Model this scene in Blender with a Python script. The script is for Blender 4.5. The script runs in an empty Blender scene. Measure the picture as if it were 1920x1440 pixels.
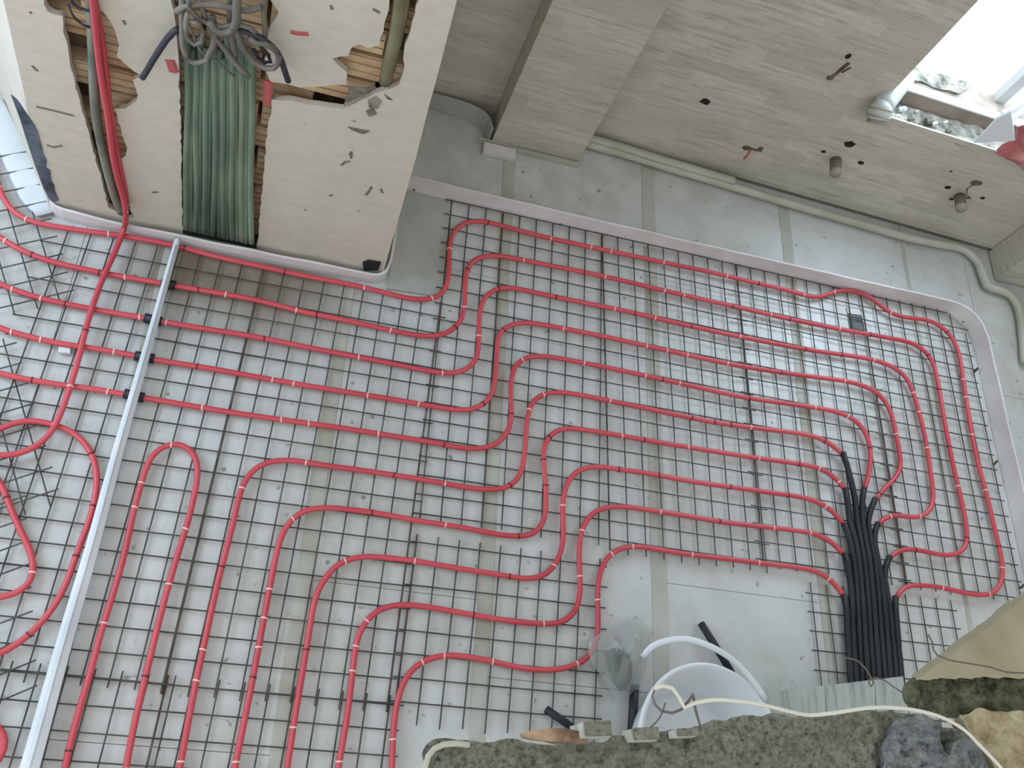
import bpy, bmesh, math, random
from mathutils import Vector, Matrix, noise
random.seed(7)
SC = bpy.context.scene
COL = SC.collection
S = 0.55            # metres per survey unit (10 survey units = one heating-mesh metre grid)

# ------------------------------------------------------------------ camera
CR = Matrix(((0.95403932, -0.17126462, -0.24592153),
             (0.04373189, 0.89138859, -0.45112515),
             (0.29647342, 0.41963652, 0.85790949)))
CP = Vector((-0.840165, -3.348402, 4.277033))
F = 1746.93
cam = bpy.data.cameras.new('camera')
cam.sensor_width = 36; cam.lens = F / 1920 * 36; cam.clip_start = 0.02
camo = bpy.data.objects.new('camera', cam); COL.objects.link(camo)
camo.matrix_world = Matrix.Translation(CP * S) @ CR.to_4x4()
SC.camera = camo

# ------------------------------------------------------------------ world, lights, exposure
SC.view_settings.view_transform = 'Standard'; SC.view_settings.look = 'None'
SC.view_settings.gamma = 1.0; SC.view_settings.use_curve_mapping = False
SC.view_settings.exposure = 0.0
w = bpy.data.worlds.new('overcast_sky'); SC.world = w; w.use_nodes = True
bg = w.node_tree.nodes['Background']
bg.inputs[0].default_value = (0.94, 0.975, 1.0, 1); bg.inputs[1].default_value = 1.16

def area(name, loc, target, sx, sy, power, col):
    l = bpy.data.lights.new(name, 'AREA'); l.shape = 'RECTANGLE'; l.size = sx * S; l.size_y = sy * S
    l.energy = power; l.color = col
    o = bpy.data.objects.new(name, l); COL.objects.link(o)
    o.location = Vector(loc) * S
    o.rotation_euler = (Vector(target) - Vector(loc)).to_track_quat('-Z', 'Y').to_euler()
    return o
area('window_daylight', (3.3, 1.3, 2.0), (1.2, -1.4, 0), 2.4, 2.0, 40, (0.66, 0.84, 1.0))
area('left_room_daylight', (-4.6, -1.2, 2.6), (-2.0, -1.4, 0), 1.8, 2.2, 33, (0.52, 0.76, 1.0))

# ------------------------------------------------------------------ survey helpers (pixel of the 1920x1440 photo -> place on a real surface)
def ray(px, py):
    return CR @ Vector(((px - 960) / F, -(py - 720) / F, -1.0))
def bz(p, z=0.0):
    d = ray(*p); return CP + d * ((z - CP.z) / d.z)
def bpl(p, n, c):
    n = Vector(n); d = ray(*p); return CP + d * ((c - n.dot(CP)) / n.dot(d))
def by(p, y): return bpl(p, (0, 1, 0), y)

# ------------------------------------------------------------------ mesh helpers
def mk(name, verts, faces, m, parent=None, smooth=False, label=None, cat=None, group=None, kind=None, base=None):
    vs = [Vector(v) * S for v in verts]
    if parent is not None:
        org = Vector(parent['_org'])
    elif base is not None:
        org = Vector(base) * S
    else:
        xs = [v.x for v in vs]; ys = [v.y for v in vs]; zs = [v.z for v in vs]
        org = Vector(((min(xs) + max(xs)) / 2, (min(ys) + max(ys)) / 2, min(zs)))
    me = bpy.data.meshes.new(name)
    me.from_pydata([v - org for v in vs], [], faces); me.update()
    bm = bmesh.new(); bm.from_mesh(me); bmesh.ops.recalc_face_normals(bm, faces=bm.faces); bm.to_mesh(me); bm.free()
    if smooth:
        for p in me.polygons: p.use_smooth = True
    me.materials.append(m)
    o = bpy.data.objects.new(name, me); COL.objects.link(o)
    o['_org'] = list(org)
    if parent is not None: o.parent = parent; o.location = (0, 0, 0)
    else: o.location = org
    tag(o, label, cat, group, kind)
    return o
def tag(o, label=None, cat=None, group=None, kind=None):
    if label: o['label'] = label
    if cat: o['category'] = cat
    if group: o['group'] = group
    if kind: o['kind'] = kind
    return o
def empty(name, loc, label=None, cat=None, group=None, kind=None):
    o = bpy.data.objects.new(name, None); COL.objects.link(o)
    o.location = Vector(loc) * S; o['_org'] = list(Vector(loc) * S); o.empty_display_size = 0.05
    return tag(o, label, cat, group, kind)
def put(name, me, parent, loc, rot=None):     # instance of shared mesh data as a child; loc in survey units
    o = bpy.data.objects.new(name, me); COL.objects.link(o); o.parent = parent
    o.location = Vector(loc) * S - Vector(parent['_org'])
    if rot is not None: o.rotation_euler = rot
    return o
BOXF = [(0, 1, 2, 3), (4, 7, 6, 5), (0, 4, 5, 1), (1, 5, 6, 2), (2, 6, 7, 3), (3, 7, 4, 0)]
def box(x0, x1, y0, y1, z0, z1):
    return [(x0, y0, z0), (x1, y0, z0), (x1, y1, z0), (x0, y1, z0), (x0, y0, z1), (x1, y0, z1), (x1, y1, z1), (x0, y1, z1)], BOXF
def join(parts):
    V = []; Fs = []
    for v, f in parts:
        k = len(V); V += list(v); Fs += [tuple(i + k for i in q) for q in f]
    return V, Fs
def prism(poly, h):      # poly: list of 3D points (top), extruded by vector h
    n = len(poly); h = Vector(h)
    V = [Vector(p) for p in poly] + [Vector(p) + h for p in poly]
    Fs = [tuple(range(n)), tuple(range(2 * n - 1, n - 1, -1))] + [(i, (i + 1) % n, n + (i + 1) % n, n + i) for i in range(n)]
    return V, Fs
def catmull(P, step=0.03):
    P = [Vector(p) for p in P]; out = []
    n = len(P)
    for i in range(n - 1):
        p0 = P[max(i - 1, 0)]; p1 = P[i]; p2 = P[i + 1]; p3 = P[min(i + 2, n - 1)]
        k = max(1, int((p2 - p1).length / step))
        # centripetal-ish tangents
        d = (p2 - p1).length
        t1 = (p2 - p0) / max(1e-6, (p2 - p1).length + (p1 - p0).length) * d if i > 0 else (p2 - p1)
        t2 = (p3 - p1) / max(1e-6, (p3 - p2).length + (p2 - p1).length) * d if i < n - 2 else (p2 - p1)
        for j in range(k):
            t = j / k; t_2 = t * t; t_3 = t_2 * t
            out.append((2 * t_3 - 3 * t_2 + 1) * p1 + (t_3 - 2 * t_2 + t) * t1 + (-2 * t_3 + 3 * t_2) * p2 + (t_3 - t_2) * t2)
    out.append(P[-1]); return out
def smoothp(P, n):
    for _ in range(n):
        P = [P[0]] + [(P[i - 1] + P[i] * 2 + P[i + 1]) / 4 for i in range(1, len(P) - 1)] + [P[-1]]
    return P
def tube(P, r, seg=8, caps=True, up=(0, 0, 1), flat=1.0, hollow=False):
    V = []; Fs = []; n = len(P); up = Vector(up)
    rr = r if callable(r) else (lambda t: r)
    for i, p in enumerate(P):
        t = (P[min(i + 1, n - 1)] - P[max(i - 1, 0)])
        t = t.normalized() if t.length > 1e-9 else Vector((1, 0, 0))
        u = up if abs(t.dot(up)) < .95 else Vector((0, 1, 0)) if abs(up.z) > .5 else Vector((0, 0, 1))
        s = t.cross(u).normalized(); u2 = s.cross(t).normalized()
        R = rr(i / max(1, n - 1))
        for k in range(seg):
            a = 2 * math.pi * k / seg
            V.append(p + s * math.cos(a) * R + u2 * math.sin(a) * R * flat)
    for i in range(n - 1):
        for k in range(seg):
            Fs.append((i * seg + k, i * seg + (k + 1) % seg, (i + 1) * seg + (k + 1) % seg, (i + 1) * seg + k))
    if caps and not hollow:
        Fs.append(tuple(range(seg - 1, -1, -1))); Fs.append(tuple((n - 1) * seg + k for k in range(seg)))
    return V, Fs

# ------------------------------------------------------------------ materials
def mat(name, col, rough=0.6, nodes=None, **kw):
    m = bpy.data.materials.new(name); m.use_nodes = True
    b = m.node_tree.nodes['Principled BSDF']
    b.inputs['Base Color'].default_value = (*col, 1); b.inputs['Roughness'].default_value = rough
    for k, v in kw.items(): b.inputs[k.replace('_', ' ')].default_value = v
    if nodes: nodes(m.node_tree, b)
    return m
def srgb(r, g, b):
    f = lambda c: (c / 255 / 12.92) if c / 255 <= .04045 else ((c / 255 + .055) / 1.055) ** 2.4
    return (f(r), f(g), f(b))
def N(nt, t, **kw):
    n = nt.nodes.new(t)
    for k, v in kw.items():
        if k in n.inputs: n.inputs[k].default_value = v
        else: setattr(n, k, v)
    return n
def pos(nt, scale=(1, 1, 1), rot=(0, 0, 0)):
    g = N(nt, 'ShaderNodeNewGeometry'); mp = N(nt, 'ShaderNodeMapping'); mp.inputs['Scale'].default_value = scale
    mp.inputs['Rotation'].default_value = rot
    nt.links.new(g.outputs['Position'], mp.inputs['Vector']); return mp.outputs['Vector']
def ramp(nt, fac, stops):
    r = N(nt, 'ShaderNodeValToRGB'); e = r.color_ramp.elements
    while len(e) < len(stops): e.new(.5)
    for q, (p, c) in zip(e, stops): q.position = p; q.color = (*c, 1) if len(c) == 3 else c
    nt.links.new(fac, r.inputs['Fac']); return r.outputs['Color']
def mix(nt, fac, a, b, mode='MIX'):
    x = N(nt, 'ShaderNodeMix', data_type='RGBA', blend_type=mode)
    for s, v in ((x.inputs['Factor'], fac), (x.inputs['A'], a), (x.inputs['B'], b)):
        if hasattr(v, 'is_linked') or isinstance(v, bpy.types.NodeSocket): nt.links.new(v, s)
        elif isinstance(v, (int, float)): s.default_value = v
        else: s.default_value = (*v, 1)
    return x.outputs['Result']
def nz(nt, vec, scale, detail=4, rough=.55, dist=0.0):
    n = N(nt, 'ShaderNodeTexNoise'); n.inputs['Scale'].default_value = scale; n.inputs['Detail'].default_value = detail
    n.inputs['Roughness'].default_value = rough; n.inputs['Distortion'].default_value = dist
    nt.links.new(vec, n.inputs['Vector']); return n.outputs['Fac']
def bump(nt, b, h, strength=.3, dist=.01):
    n = N(nt, 'ShaderNodeBump'); n.inputs['Strength'].default_value = strength; n.inputs['Distance'].default_value = dist
    nt.links.new(h, n.inputs['Height']); nt.links.new(n.outputs['Normal'], b.inputs['Normal'])
def noisy(c1, c2, scale, detail=5, bs=.2, bd=.004, lo=.35, hi=.65, stretch=(1, 1, 1)):
    def f(nt, b):
        v = pos(nt, stretch); n = nz(nt, v, scale, detail)
        nt.links.new(ramp(nt, n, [(lo, c1), (hi, c2)]), b.inputs['Base Color'])
        if bs: bump(nt, b, n, bs, bd)
    return f

def board_nodes(nt, b):
    v = pos(nt); big = nz(nt, v, 1.1, 4, .6); sm = nz(nt, v, 9, 6, .65); sp = nz(nt, v, 34, 2, .5)
    c = ramp(nt, big, [(.3, srgb(172, 170, 162)), (.5, srgb(188, 189, 186)), (.72, srgb(197, 200, 201))])
    c = mix(nt, ramp(nt, sm, [(.42, (0, 0, 0)), (.62, (.55, .55, .55))]), c, srgb(202, 203, 200))
    c = mix(nt, ramp(nt, sp, [(.69, (0, 0, 0)), (.76, (.7, .7, .7))]), c, srgb(105, 100, 90))
    # brown dirt swept against the plaster block
    d = nz(nt, v, 2.6, 5, .6)
    g = N(nt, 'ShaderNodeNewGeometry'); sx = N(nt, 'ShaderNodeSeparateXYZ'); nt.links.new(g.outputs['Position'], sx.inputs[0])
    def rng(sock, a, b2, lo, hi):
        m = N(nt, 'ShaderNodeMapRange', interpolation_type='SMOOTHSTEP'); m.inputs[1].default_value = a; m.inputs[2].default_value = b2
        m.inputs[3].default_value = lo; m.inputs[4].default_value = hi; nt.links.new(sock, m.inputs[0]); return m.outputs[0]
    def mul(a, b2):
        m = N(nt, 'ShaderNodeMath', operation='MULTIPLY'); nt.links.new(a, m.inputs[0])
        if isinstance(b2, float): m.inputs[1].default_value = b2
        else: nt.links.new(b2, m.inputs[1])
        return m.outputs[0]
    a = mul(rng(sx.outputs[1], -1.35 * S, -.75 * S, 0., 1.), rng(sx.outputs[1], -.4 * S, -.6 * S, 0., 1.))
    a = mul(a, rng(sx.outputs[0], -1.75 * S, -1.4 * S, 0., 1.)); a = mul(a, rng(sx.outputs[0], -.2 * S, -.9 * S, 0., 1.))
    a = mul(a, rng(d, .3, .6, .7, 1.)); a = mul(a, .95)
    c = mix(nt, a, c, srgb(114, 98, 76))
    nt.links.new(c, b.inputs['Base Color'])
    ro = ramp(nt, nz(nt, v, 6, 5), [(.3, (.22, .22, .22)), (.7, (.5, .5, .5))]); nt.links.new(ro, b.inputs['Roughness'])
    wv = nz(nt, pos(nt, (1, .5, 1)), 7, 5, .6, 1.5); bump(nt, b, wv, .35, .012)
M = {}
M['board'] = mat('film_covered_insulation', srgb(178, 180, 178), .35, board_nodes)
M['tape'] = mat('tan_joint_tape', srgb(172, 170, 158), .45, noisy(srgb(158, 156, 140), srgb(180, 180, 172), 5, 5, .1, .002))
M['slab'] = mat('concrete_slab', srgb(110, 108, 102), .9)
M['backfloor'] = M['board']
M['foam'] = mat('white_edge_foam', srgb(196, 190, 190), .55, noisy(srgb(202, 196, 194), srgb(220, 216, 216), 6, 4, .15, .003))
M['foam2'] = mat('cream_backer_foam', srgb(176, 176, 160), .6, noisy(srgb(166, 166, 148), srgb(188, 188, 176), 5, 4, .15, .003))
M['greyboard'] = mat('grey_insulation_sheet', srgb(166, 168, 160), .5, noisy(srgb(158, 160, 152), srgb(174, 176, 168), 5, 4, .05, .002))
M['red'] = mat('red_pex', srgb(192, 72, 80), .42, noisy(srgb(186, 64, 74), srgb(200, 78, 86), 3, 2, 0))
M['tie_w'] = mat('pale_tie', srgb(225, 190, 180), .5)
M['tie_d'] = mat('dark_tie', srgb(95, 30, 35), .5)
M['wire'] = mat('mesh_steel', srgb(72, 72, 68), .55, noisy(srgb(58, 58, 54), srgb(92, 88, 80), 12, 3, 0), Metallic=.3)
M['rust'] = mat('rusty_steel', srgb(72, 56, 44), .7, noisy(srgb(58, 46, 36), srgb(96, 80, 64), 14, 3, 0))
M['blk'] = mat('black_tube_foam', srgb(24, 26, 30), .6, noisy(srgb(18, 20, 24), srgb(34, 36, 42), 9, 3, .2, .002))
M['navy'] = mat('dark_sleeve', srgb(20, 22, 36), .5)
M['white'] = mat('white_profile', srgb(205, 210, 214), .45, noisy(srgb(194, 200, 205), srgb(214, 218, 222), 5, 3, .1, .002))
M['bucket'] = mat('white_plastic', srgb(222, 226, 230), .35, Subsurface_Weight=0.0)
M['cable'] = mat('white_cable', srgb(205, 202, 185), .45)
M['greycable'] = mat('dusty_grey_cable', srgb(100, 96, 90), .7, noisy(srgb(82, 80, 76), srgb(122, 116, 106), 10, 3, .1, .002))
M['darkcable'] = mat('dark_blue_cable', srgb(44, 44, 56), .5)
M['green'] = mat('green_conduit', srgb(92, 112, 92), .6, noisy(srgb(66, 86, 68), srgb(126, 142, 122), 7, 5, .2, .003, stretch=(1, 1, .35)))
M['olive'] = mat('olive_conduit', srgb(108, 104, 70), .6, noisy(srgb(86, 84, 54), srgb(128, 122, 92), 6, 4, .2, .003))
M['conduit'] = mat('grey_green_conduit', srgb(108, 112, 98), .6, noisy(srgb(88, 94, 80), srgb(128, 130, 116), 8, 4, .2, .003))
M['mortar_d'] = mat('slot_mortar', srgb(84, 68, 54), .95, noisy(srgb(38, 30, 26), srgb(132, 108, 86), 14, 6, .5, .01))
M['brick'] = mat('clay_brick', srgb(200, 166, 126), .9, noisy(srgb(174, 138, 104), srgb(222, 196, 160), 9, 6, .4, .006))
M['dark'] = mat('dark_void', srgb(26, 24, 22), .9)
M['blackfoam'] = mat('black_foam', srgb(20, 20, 20), .8)
M['bitumen'] = mat('blue_black_bitumen', srgb(62, 74, 92), .7, noisy(srgb(42, 48, 60), srgb(96, 104, 118), 16, 6, .4, .006))
M['chip'] = mat('chipboard', srgb(140, 112, 88), .85, noisy(srgb(100, 78, 60), srgb(172, 144, 116), 40, 4, .3, .002))
M['pvc'] = mat('white_pvc', srgb(196, 200, 196), .35)
M['pvcg'] = mat('dusty_pvc', srgb(150, 148, 134), .6)
M['stubg'] = mat('grey_olive_pipe', srgb(112, 108, 88), .6)
M['aw'] = mat('window_frame_white', srgb(206, 208, 210), .4)
M['clothred'] = mat('pink_cloth', srgb(190, 110, 108), .9, noisy(srgb(165, 84, 86), srgb(212, 146, 142), 9, 4, .5, .01))
M['paper'] = mat('white_sheet', srgb(215, 220, 222), .6)
M['rubble'] = mat('sill_rubble', srgb(150, 144, 132), .95, noisy(srgb(96, 92, 84), srgb(190, 186, 174), 16, 7, .8, .02))
M['rubblewall'] = mat('sill_mortar_face', srgb(150, 138, 124), .9, noisy(srgb(128, 118, 104), srgb(176, 160, 148), 7, 5, .3, .006))
M['blockm'] = mat('pale_block', srgb(172, 174, 162), .8, noisy(srgb(150, 150, 128), srgb(188, 190, 182), 22, 5, .3, .003))
M['thinwire'] = mat('thin_iron_wire', srgb(92, 84, 74), .6)

def plaster_nodes(nt, b):
    v = pos(nt); big = nz(nt, v, 1.6, 4, .6); sm = nz(nt, pos(nt, (1, 1, 2.2)), 22, 5, .6); sp = nz(nt, pos(nt, (.8, .8, 2.0)), 20, 3, .6)
    c = ramp(nt, big, [(.3, srgb(190, 184, 168)), (.55, srgb(200, 190, 176)), (.75, srgb(204, 191, 180))])
    c = mix(nt, ramp(nt, sm, [(.35, (.28, .28, .28)), (.6, (0, 0, 0))]), c, srgb(168, 162, 148))
    c = mix(nt, ramp(nt, sp, [(.735, (0, 0, 0)), (.765, (.8, .8, .8))]), c, srgb(96, 90, 78))
    nt.links.new(c, b.inputs['Base Color']); bump(nt, b, sm, .25, .004)
M['plaster'] = mat('cream_plaster', srgb(196, 190, 180), .9, plaster_nodes)

def tile_nodes(shift):
    def f(nt, b):
        v = pos(nt)
        # printed wood blocks: brick pattern over wall x and height
        sx = N(nt, 'ShaderNodeSeparateXYZ'); nt.links.new(v, sx.inputs[0])
        ad = N(nt, 'ShaderNodeMath', operation='ADD'); nt.links.new(sx.outputs[0], ad.inputs[0]); nt.links.new(sx.outputs[1], ad.inputs[1])
        cx = N(nt, 'ShaderNodeCombineXYZ'); nt.links.new(ad.outputs[0], cx.inputs[0]); nt.links.new(sx.outputs[2], cx.inputs[1])
        br = N(nt, 'ShaderNodeTexBrick'); br.inputs['Scale'].default_value = 1.0; br.offset = .37
        br.inputs['Brick Width'].default_value = .26; br.inputs['Row Height'].default_value = .052; br.inputs['Mortar Size'].default_value = .0
        br.inputs['Color1'].default_value = (.0, .0, .0, 1); br.inputs['Color2'].default_value = (1, 1, 1, 1)
        nt.links.new(cx.outputs[0], br.inputs['Vector'])
        st = nz(nt, pos(nt, (1, 1, 12)), 7, 7, .7, .6); st2 = nz(nt, pos(nt, (1, 1, 7)), 30, 4, .6); big = nz(nt, v, 1.7, 3)
        base = mix(nt, br.outputs['Color'], srgb(180, 176, 160), srgb(206, 201, 187))
        c = mix(nt, ramp(nt, st, [(.35, (.85, .85, .85)), (.52, (.12, .12, .12)), (.7, (0, 0, 0))]), base, srgb(152, 149, 136))
        c = mix(nt, ramp(nt, st2, [(.4, (.3, .3, .3)), (.6, (0, 0, 0))]), c, srgb(168, 163, 152))
        c = mix(nt, ramp(nt, big, [(.4, (0, 0, 0)), (.7, (.35, .35, .35))]), c, srgb(204, 196, 184))
        nt.links.new(c, b.inputs['Base Color']); bump(nt, b, st, .06, .002)
    return f
M['tile'] = mat('wood_print_tile', srgb(168, 164, 152), .42, tile_nodes(0))
def steptile_nodes(nt, b):
    st = nz(nt, pos(nt, (12, 1, 1), (0, 0, -.1)), 6, 6, .7, .4)
    nt.links.new(ramp(nt, st, [(.3, srgb(120, 126, 122)), (.5, srgb(160, 166, 162)), (.75, srgb(174, 180, 176))]), b.inputs['Base Color'])
M['steptile'] = mat('streaked_step_tile', srgb(160, 165, 162), .4, steptile_nodes)

def mortar(name, dark, mid, light, sc=210):
    def f(nt, b):
        v = pos(nt); n = nz(nt, v, sc, 8, .7); n2 = nz(nt, v, 14, 4); vo = N(nt, 'ShaderNodeTexVoronoi'); vo.inputs['Scale'].default_value = sc * 2.2
        nt.links.new(v, vo.inputs['Vector'])
        c = ramp(nt, n, [(.36, dark), (.46, mid), (.66, light)])
        c = mix(nt, ramp(nt, n2, [(.4, (0, 0, 0)), (.65, (.4, .4, .4))]), c, mid)
        c = mix(nt, ramp(nt, vo.outputs['Distance'], [(.0, (.35, .35, .35)), (.25, (0, 0, 0))]), c, light)
        nt.links.new(c, b.inputs['Base Color']); bump(nt, b, n, 1.0, .004)
    return mat(name, mid, .95, f)
M['mortar'] = mortar('rough_grey_mortar', srgb(72, 76, 66), srgb(122, 124, 108), srgb(158, 158, 142))
M['mortarb'] = mortar('bluish_lump_mortar', srgb(58, 62, 62), srgb(108, 114, 114), srgb(150, 154, 150), 80)
M['rockd'] = mortar('dark_rough_stone', srgb(44, 46, 32), srgb(84, 86, 64), srgb(122, 122, 100), 60)
M['sand'] = mortar('sandy_mortar', srgb(118, 106, 76), srgb(156, 144, 112), srgb(186, 176, 146), 50)
M['beige'] = mat('smooth_beige_render', srgb(150, 142, 116), .9, noisy(srgb(140, 132, 106), srgb(160, 152, 128), 10, 6, .3, .004))

def bag_nodes(nt, b):
    out = nt.nodes['Material Output']
    tr = N(nt, 'ShaderNodeBsdfTransparent'); ms = N(nt, 'ShaderNodeMixShader')
    ge = N(nt, 'ShaderNodeLayerWeight'); ge.inputs['Blend'].default_value = .35
    r = ramp(nt, ge.outputs['Facing'], [(.0, (.40, .40, .40)), (.5, (.6, .6, .6)), (1., (.92, .92, .92))])
    nt.links.new(r, ms.inputs[0]); nt.links.new(tr.outputs[0], ms.inputs[1]); nt.links.new(b.outputs[0], ms.inputs[2])
    nt.links.new(ms.outputs[0], out.inputs['Surface'])
M['bag'] = mat('thin_clear_film', srgb(168, 172, 166), .25, bag_nodes)

# ------------------------------------------------------------------ floor
floor = mk('floor', *box(-4.6, 4.5, -5.2, 1.6, -.30, -.062), M['slab'], kind='structure')
edges = [-4.6, -3.7, -2.75, -1.85, -1.44, -.545, .305, 1.22, 2.2, 3.12, 3.62, 4.5]
for i in range(len(edges) - 1):
    x0, x1 = edges[i] + .0014, edges[i + 1] - .0014
    off = [-.9, -.3, -1.1, -.53, -1.2, -.45, -.80, -.25, -1.0, -.53, -.54][i]
    ys = [1.6]; y = off
    if off < 1.2: ys.append(.75)
    while y > -5.1: ys.append(y); y -= 1.82
    ys.append(-5.2); ys = sorted(set(ys), reverse=True)
    for a, b_ in zip(ys, ys[1:]):
        if a - b_ < .05: continue
        mk('insulation_board', *box(x0, x1, b_ + .0012, a - .0012, -.062, -.008), M['board'], floor)
for x, wd in ((-1.46, .03), (-.545, .075), (.305, .072), (1.22, .085), (2.2, .078), (3.12, .03)):
    P = []; n = 60
    for i in range(n + 1):
        y = .64 - i * 5.5 / n; dx = .006 * noise.noise(Vector((x * 3, y * 2, 0)))
        P.append((x + dx - wd / 2, y)); 
    V = [(p[0], p[1], -.0078) for p in P] + [(p[0] + wd, p[1], -.0078) for p in P] + [(p[0], p[1], -.005) for p in P] + [(p[0] + wd, p[1], -.005) for p in P]
    m = n + 1; Fs = []
    for i in range(n):
        Fs += [(2 * m + i, 2 * m + i + 1, 3 * m + i + 1, 3 * m + i), (i, m + i, m + i + 1, i + 1), (i, i + 1, 2 * m + i + 1, 2 * m + i), (m + i, 3 * m + i, 3 * m + i + 1, m + i + 1)]
    mk('joint_tape', V, Fs, M['tape'], floor)

# ------------------------------------------------------------------ tiled wall at the back
TY = lambda x: .76 - .035 * x            # wall face y at x
WIN = (2.29, 4.2, .845, 2.7)             # window opening x0,x1,z0,z1
H = 4.9
def wallbox(x0, x1, z0, z1, d0, d1):     # box in the slightly skewed wall, d = depth behind the face
    return [(x0, TY(x0) + d0, z0), (x1, TY(x1) + d0, z0), (x1, TY(x1) + d1, z0), (x0, TY(x0) + d1, z0),
            (x0, TY(x0) + d0, z1), (x1, TY(x1) + d0, z1), (x1, TY(x1) + d1, z1), (x0, TY(x0) + d1, z1)], BOXF
core = join([wallbox(-.9, WIN[0], -.06, H, .012, .45), wallbox(WIN[0], WIN[1], -.06, WIN[2] - .07, .012, .45),
             wallbox(WIN[0], WIN[1], WIN[3], H, .012, .45), wallbox(WIN[1], 4.5, -.06, H, .012, .45)])
wb = mk('wall_back', *core, M['mortar'], kind='structure')
tw, th = 1.09, .545
z = .0; row = 0
z0s = [.03]
while z0s[-1] < H - .2: z0s.append(z0s[-1] + th)
for r, z0 in enumerate(z0s):
    x = .74 - (r % 2) * tw / 2
    xa = x
    while xa < 4.45:
        a, b_ = max(xa, .735), min(xa + tw, 4.45); zt = min(z0 + th, H)
        if b_ - a > .03:
            segs = []
            # clip against the window
            if zt <= WIN[2] or z0 >= WIN[3] or b_ <= WIN[0] or a >= WIN[1]:
                segs.append((a, b_, z0, zt))
            else:
                if a < WIN[0]: segs.append((a, WIN[0], z0, zt))
                if b_ > WIN[1]: segs.append((WIN[1], b_, z0, zt))
                a2, b2 = max(a, WIN[0]), min(b_, WIN[1])
                if z0 < WIN[2] - .02: segs.append((a2, b2, z0, WIN[2]))
                if zt > WIN[3] + .02: segs.append((a2, b2, WIN[3], zt))
            for s_ in segs:
                if s_[1] - s_[0] > .01:
                    mk('wall_tile', *wallbox(s_[0] + .0004, s_[1] - .0004, s_[2] + .0004, s_[3] - .0004, 0, .012), M['tile'], wb)
        xa += tw
# niche wall tiles (left of the column)
nich = mk('wall_niche', *box(-.55, .18, .705, .74, 0, H), M['tile'], kind='structure')
for r, z0 in enumerate(z0s):
    mk('wall_tile', *box(-.50 + .001, .176, .69, .704, z0 + .001 - .03, min(z0 + th - .031, H)), M['tile'], nich)
# column
colm = mk('wall_column', *box(.19, .72, .507, .70, 0, H), M['mortar'], kind='structure')
for r, z0 in enumerate(z0s):
    a, b_ = z0 - .028, min(z0 + th - .03, H)
    mk('wall_tile', *box(.177, .731, .495, .506, a, b_), M['tile'], colm)
    mk('wall_tile', *box(.177, .188, .5065, .70, a, b_), M['tile'], colm)
    mk('wall_tile', *box(.721, .731, .5065, .70, a, b_), M['tile'], colm)
# pillar at the right
pil = mk('wall_pillar', *box(3.865, 4.6, .395, .70, 0, H), M['mortar'], kind='structure')
for r, z0 in enumerate(z0s):
    a, b_ = z0 - .028, min(z0 + th - .03, H)
    mk('wall_tile', *box(3.852, 4.22, .382, .394, a, b_), M['tile'], pil)
    mk('wall_tile', *box(4.224, 4.6, .382, .394, a, b_), M['tile'], pil)
    mk('wall_tile', *box(3.852, 3.864, .395, .62, a, b_), M['tile'], pil)
wr = mk('wall_right', *box(4.5, 4.75, -5.2, .38, -.06, H), M['plaster'], kind='structure')

# window reveal, sill and frame
wn = mk('window_1', *wallbox(WIN[0], WIN[1], WIN[2] - .069, WIN[2] - .055, .013, .44), M['rubble'], kind='structure')
fy0, fy1 = .36, .42
fr = join([wallbox(WIN[0] + .9, WIN[0] + .97, WIN[2] + .05, WIN[3], fy0, fy1), wallbox(WIN[0], WIN[1], WIN[3] - .07, WIN[3], fy0, fy1),
           wallbox(WIN[1] - .07, WIN[1], WIN[2], WIN[3], fy0, fy1)])
# outer sill: pale stone ledge at the back of the opening with an aluminium rail
mk('outer_sill', *wallbox(WIN[0], WIN[1], WIN[2] - .054, WIN[2] + .055, .20, .44), M['rubblewall'], wn)
mk('sill_rail', *wallbox(WIN[0], WIN[1], WIN[2] + .056, WIN[2] + .066, .195, .26), M['aw'], wn)
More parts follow.
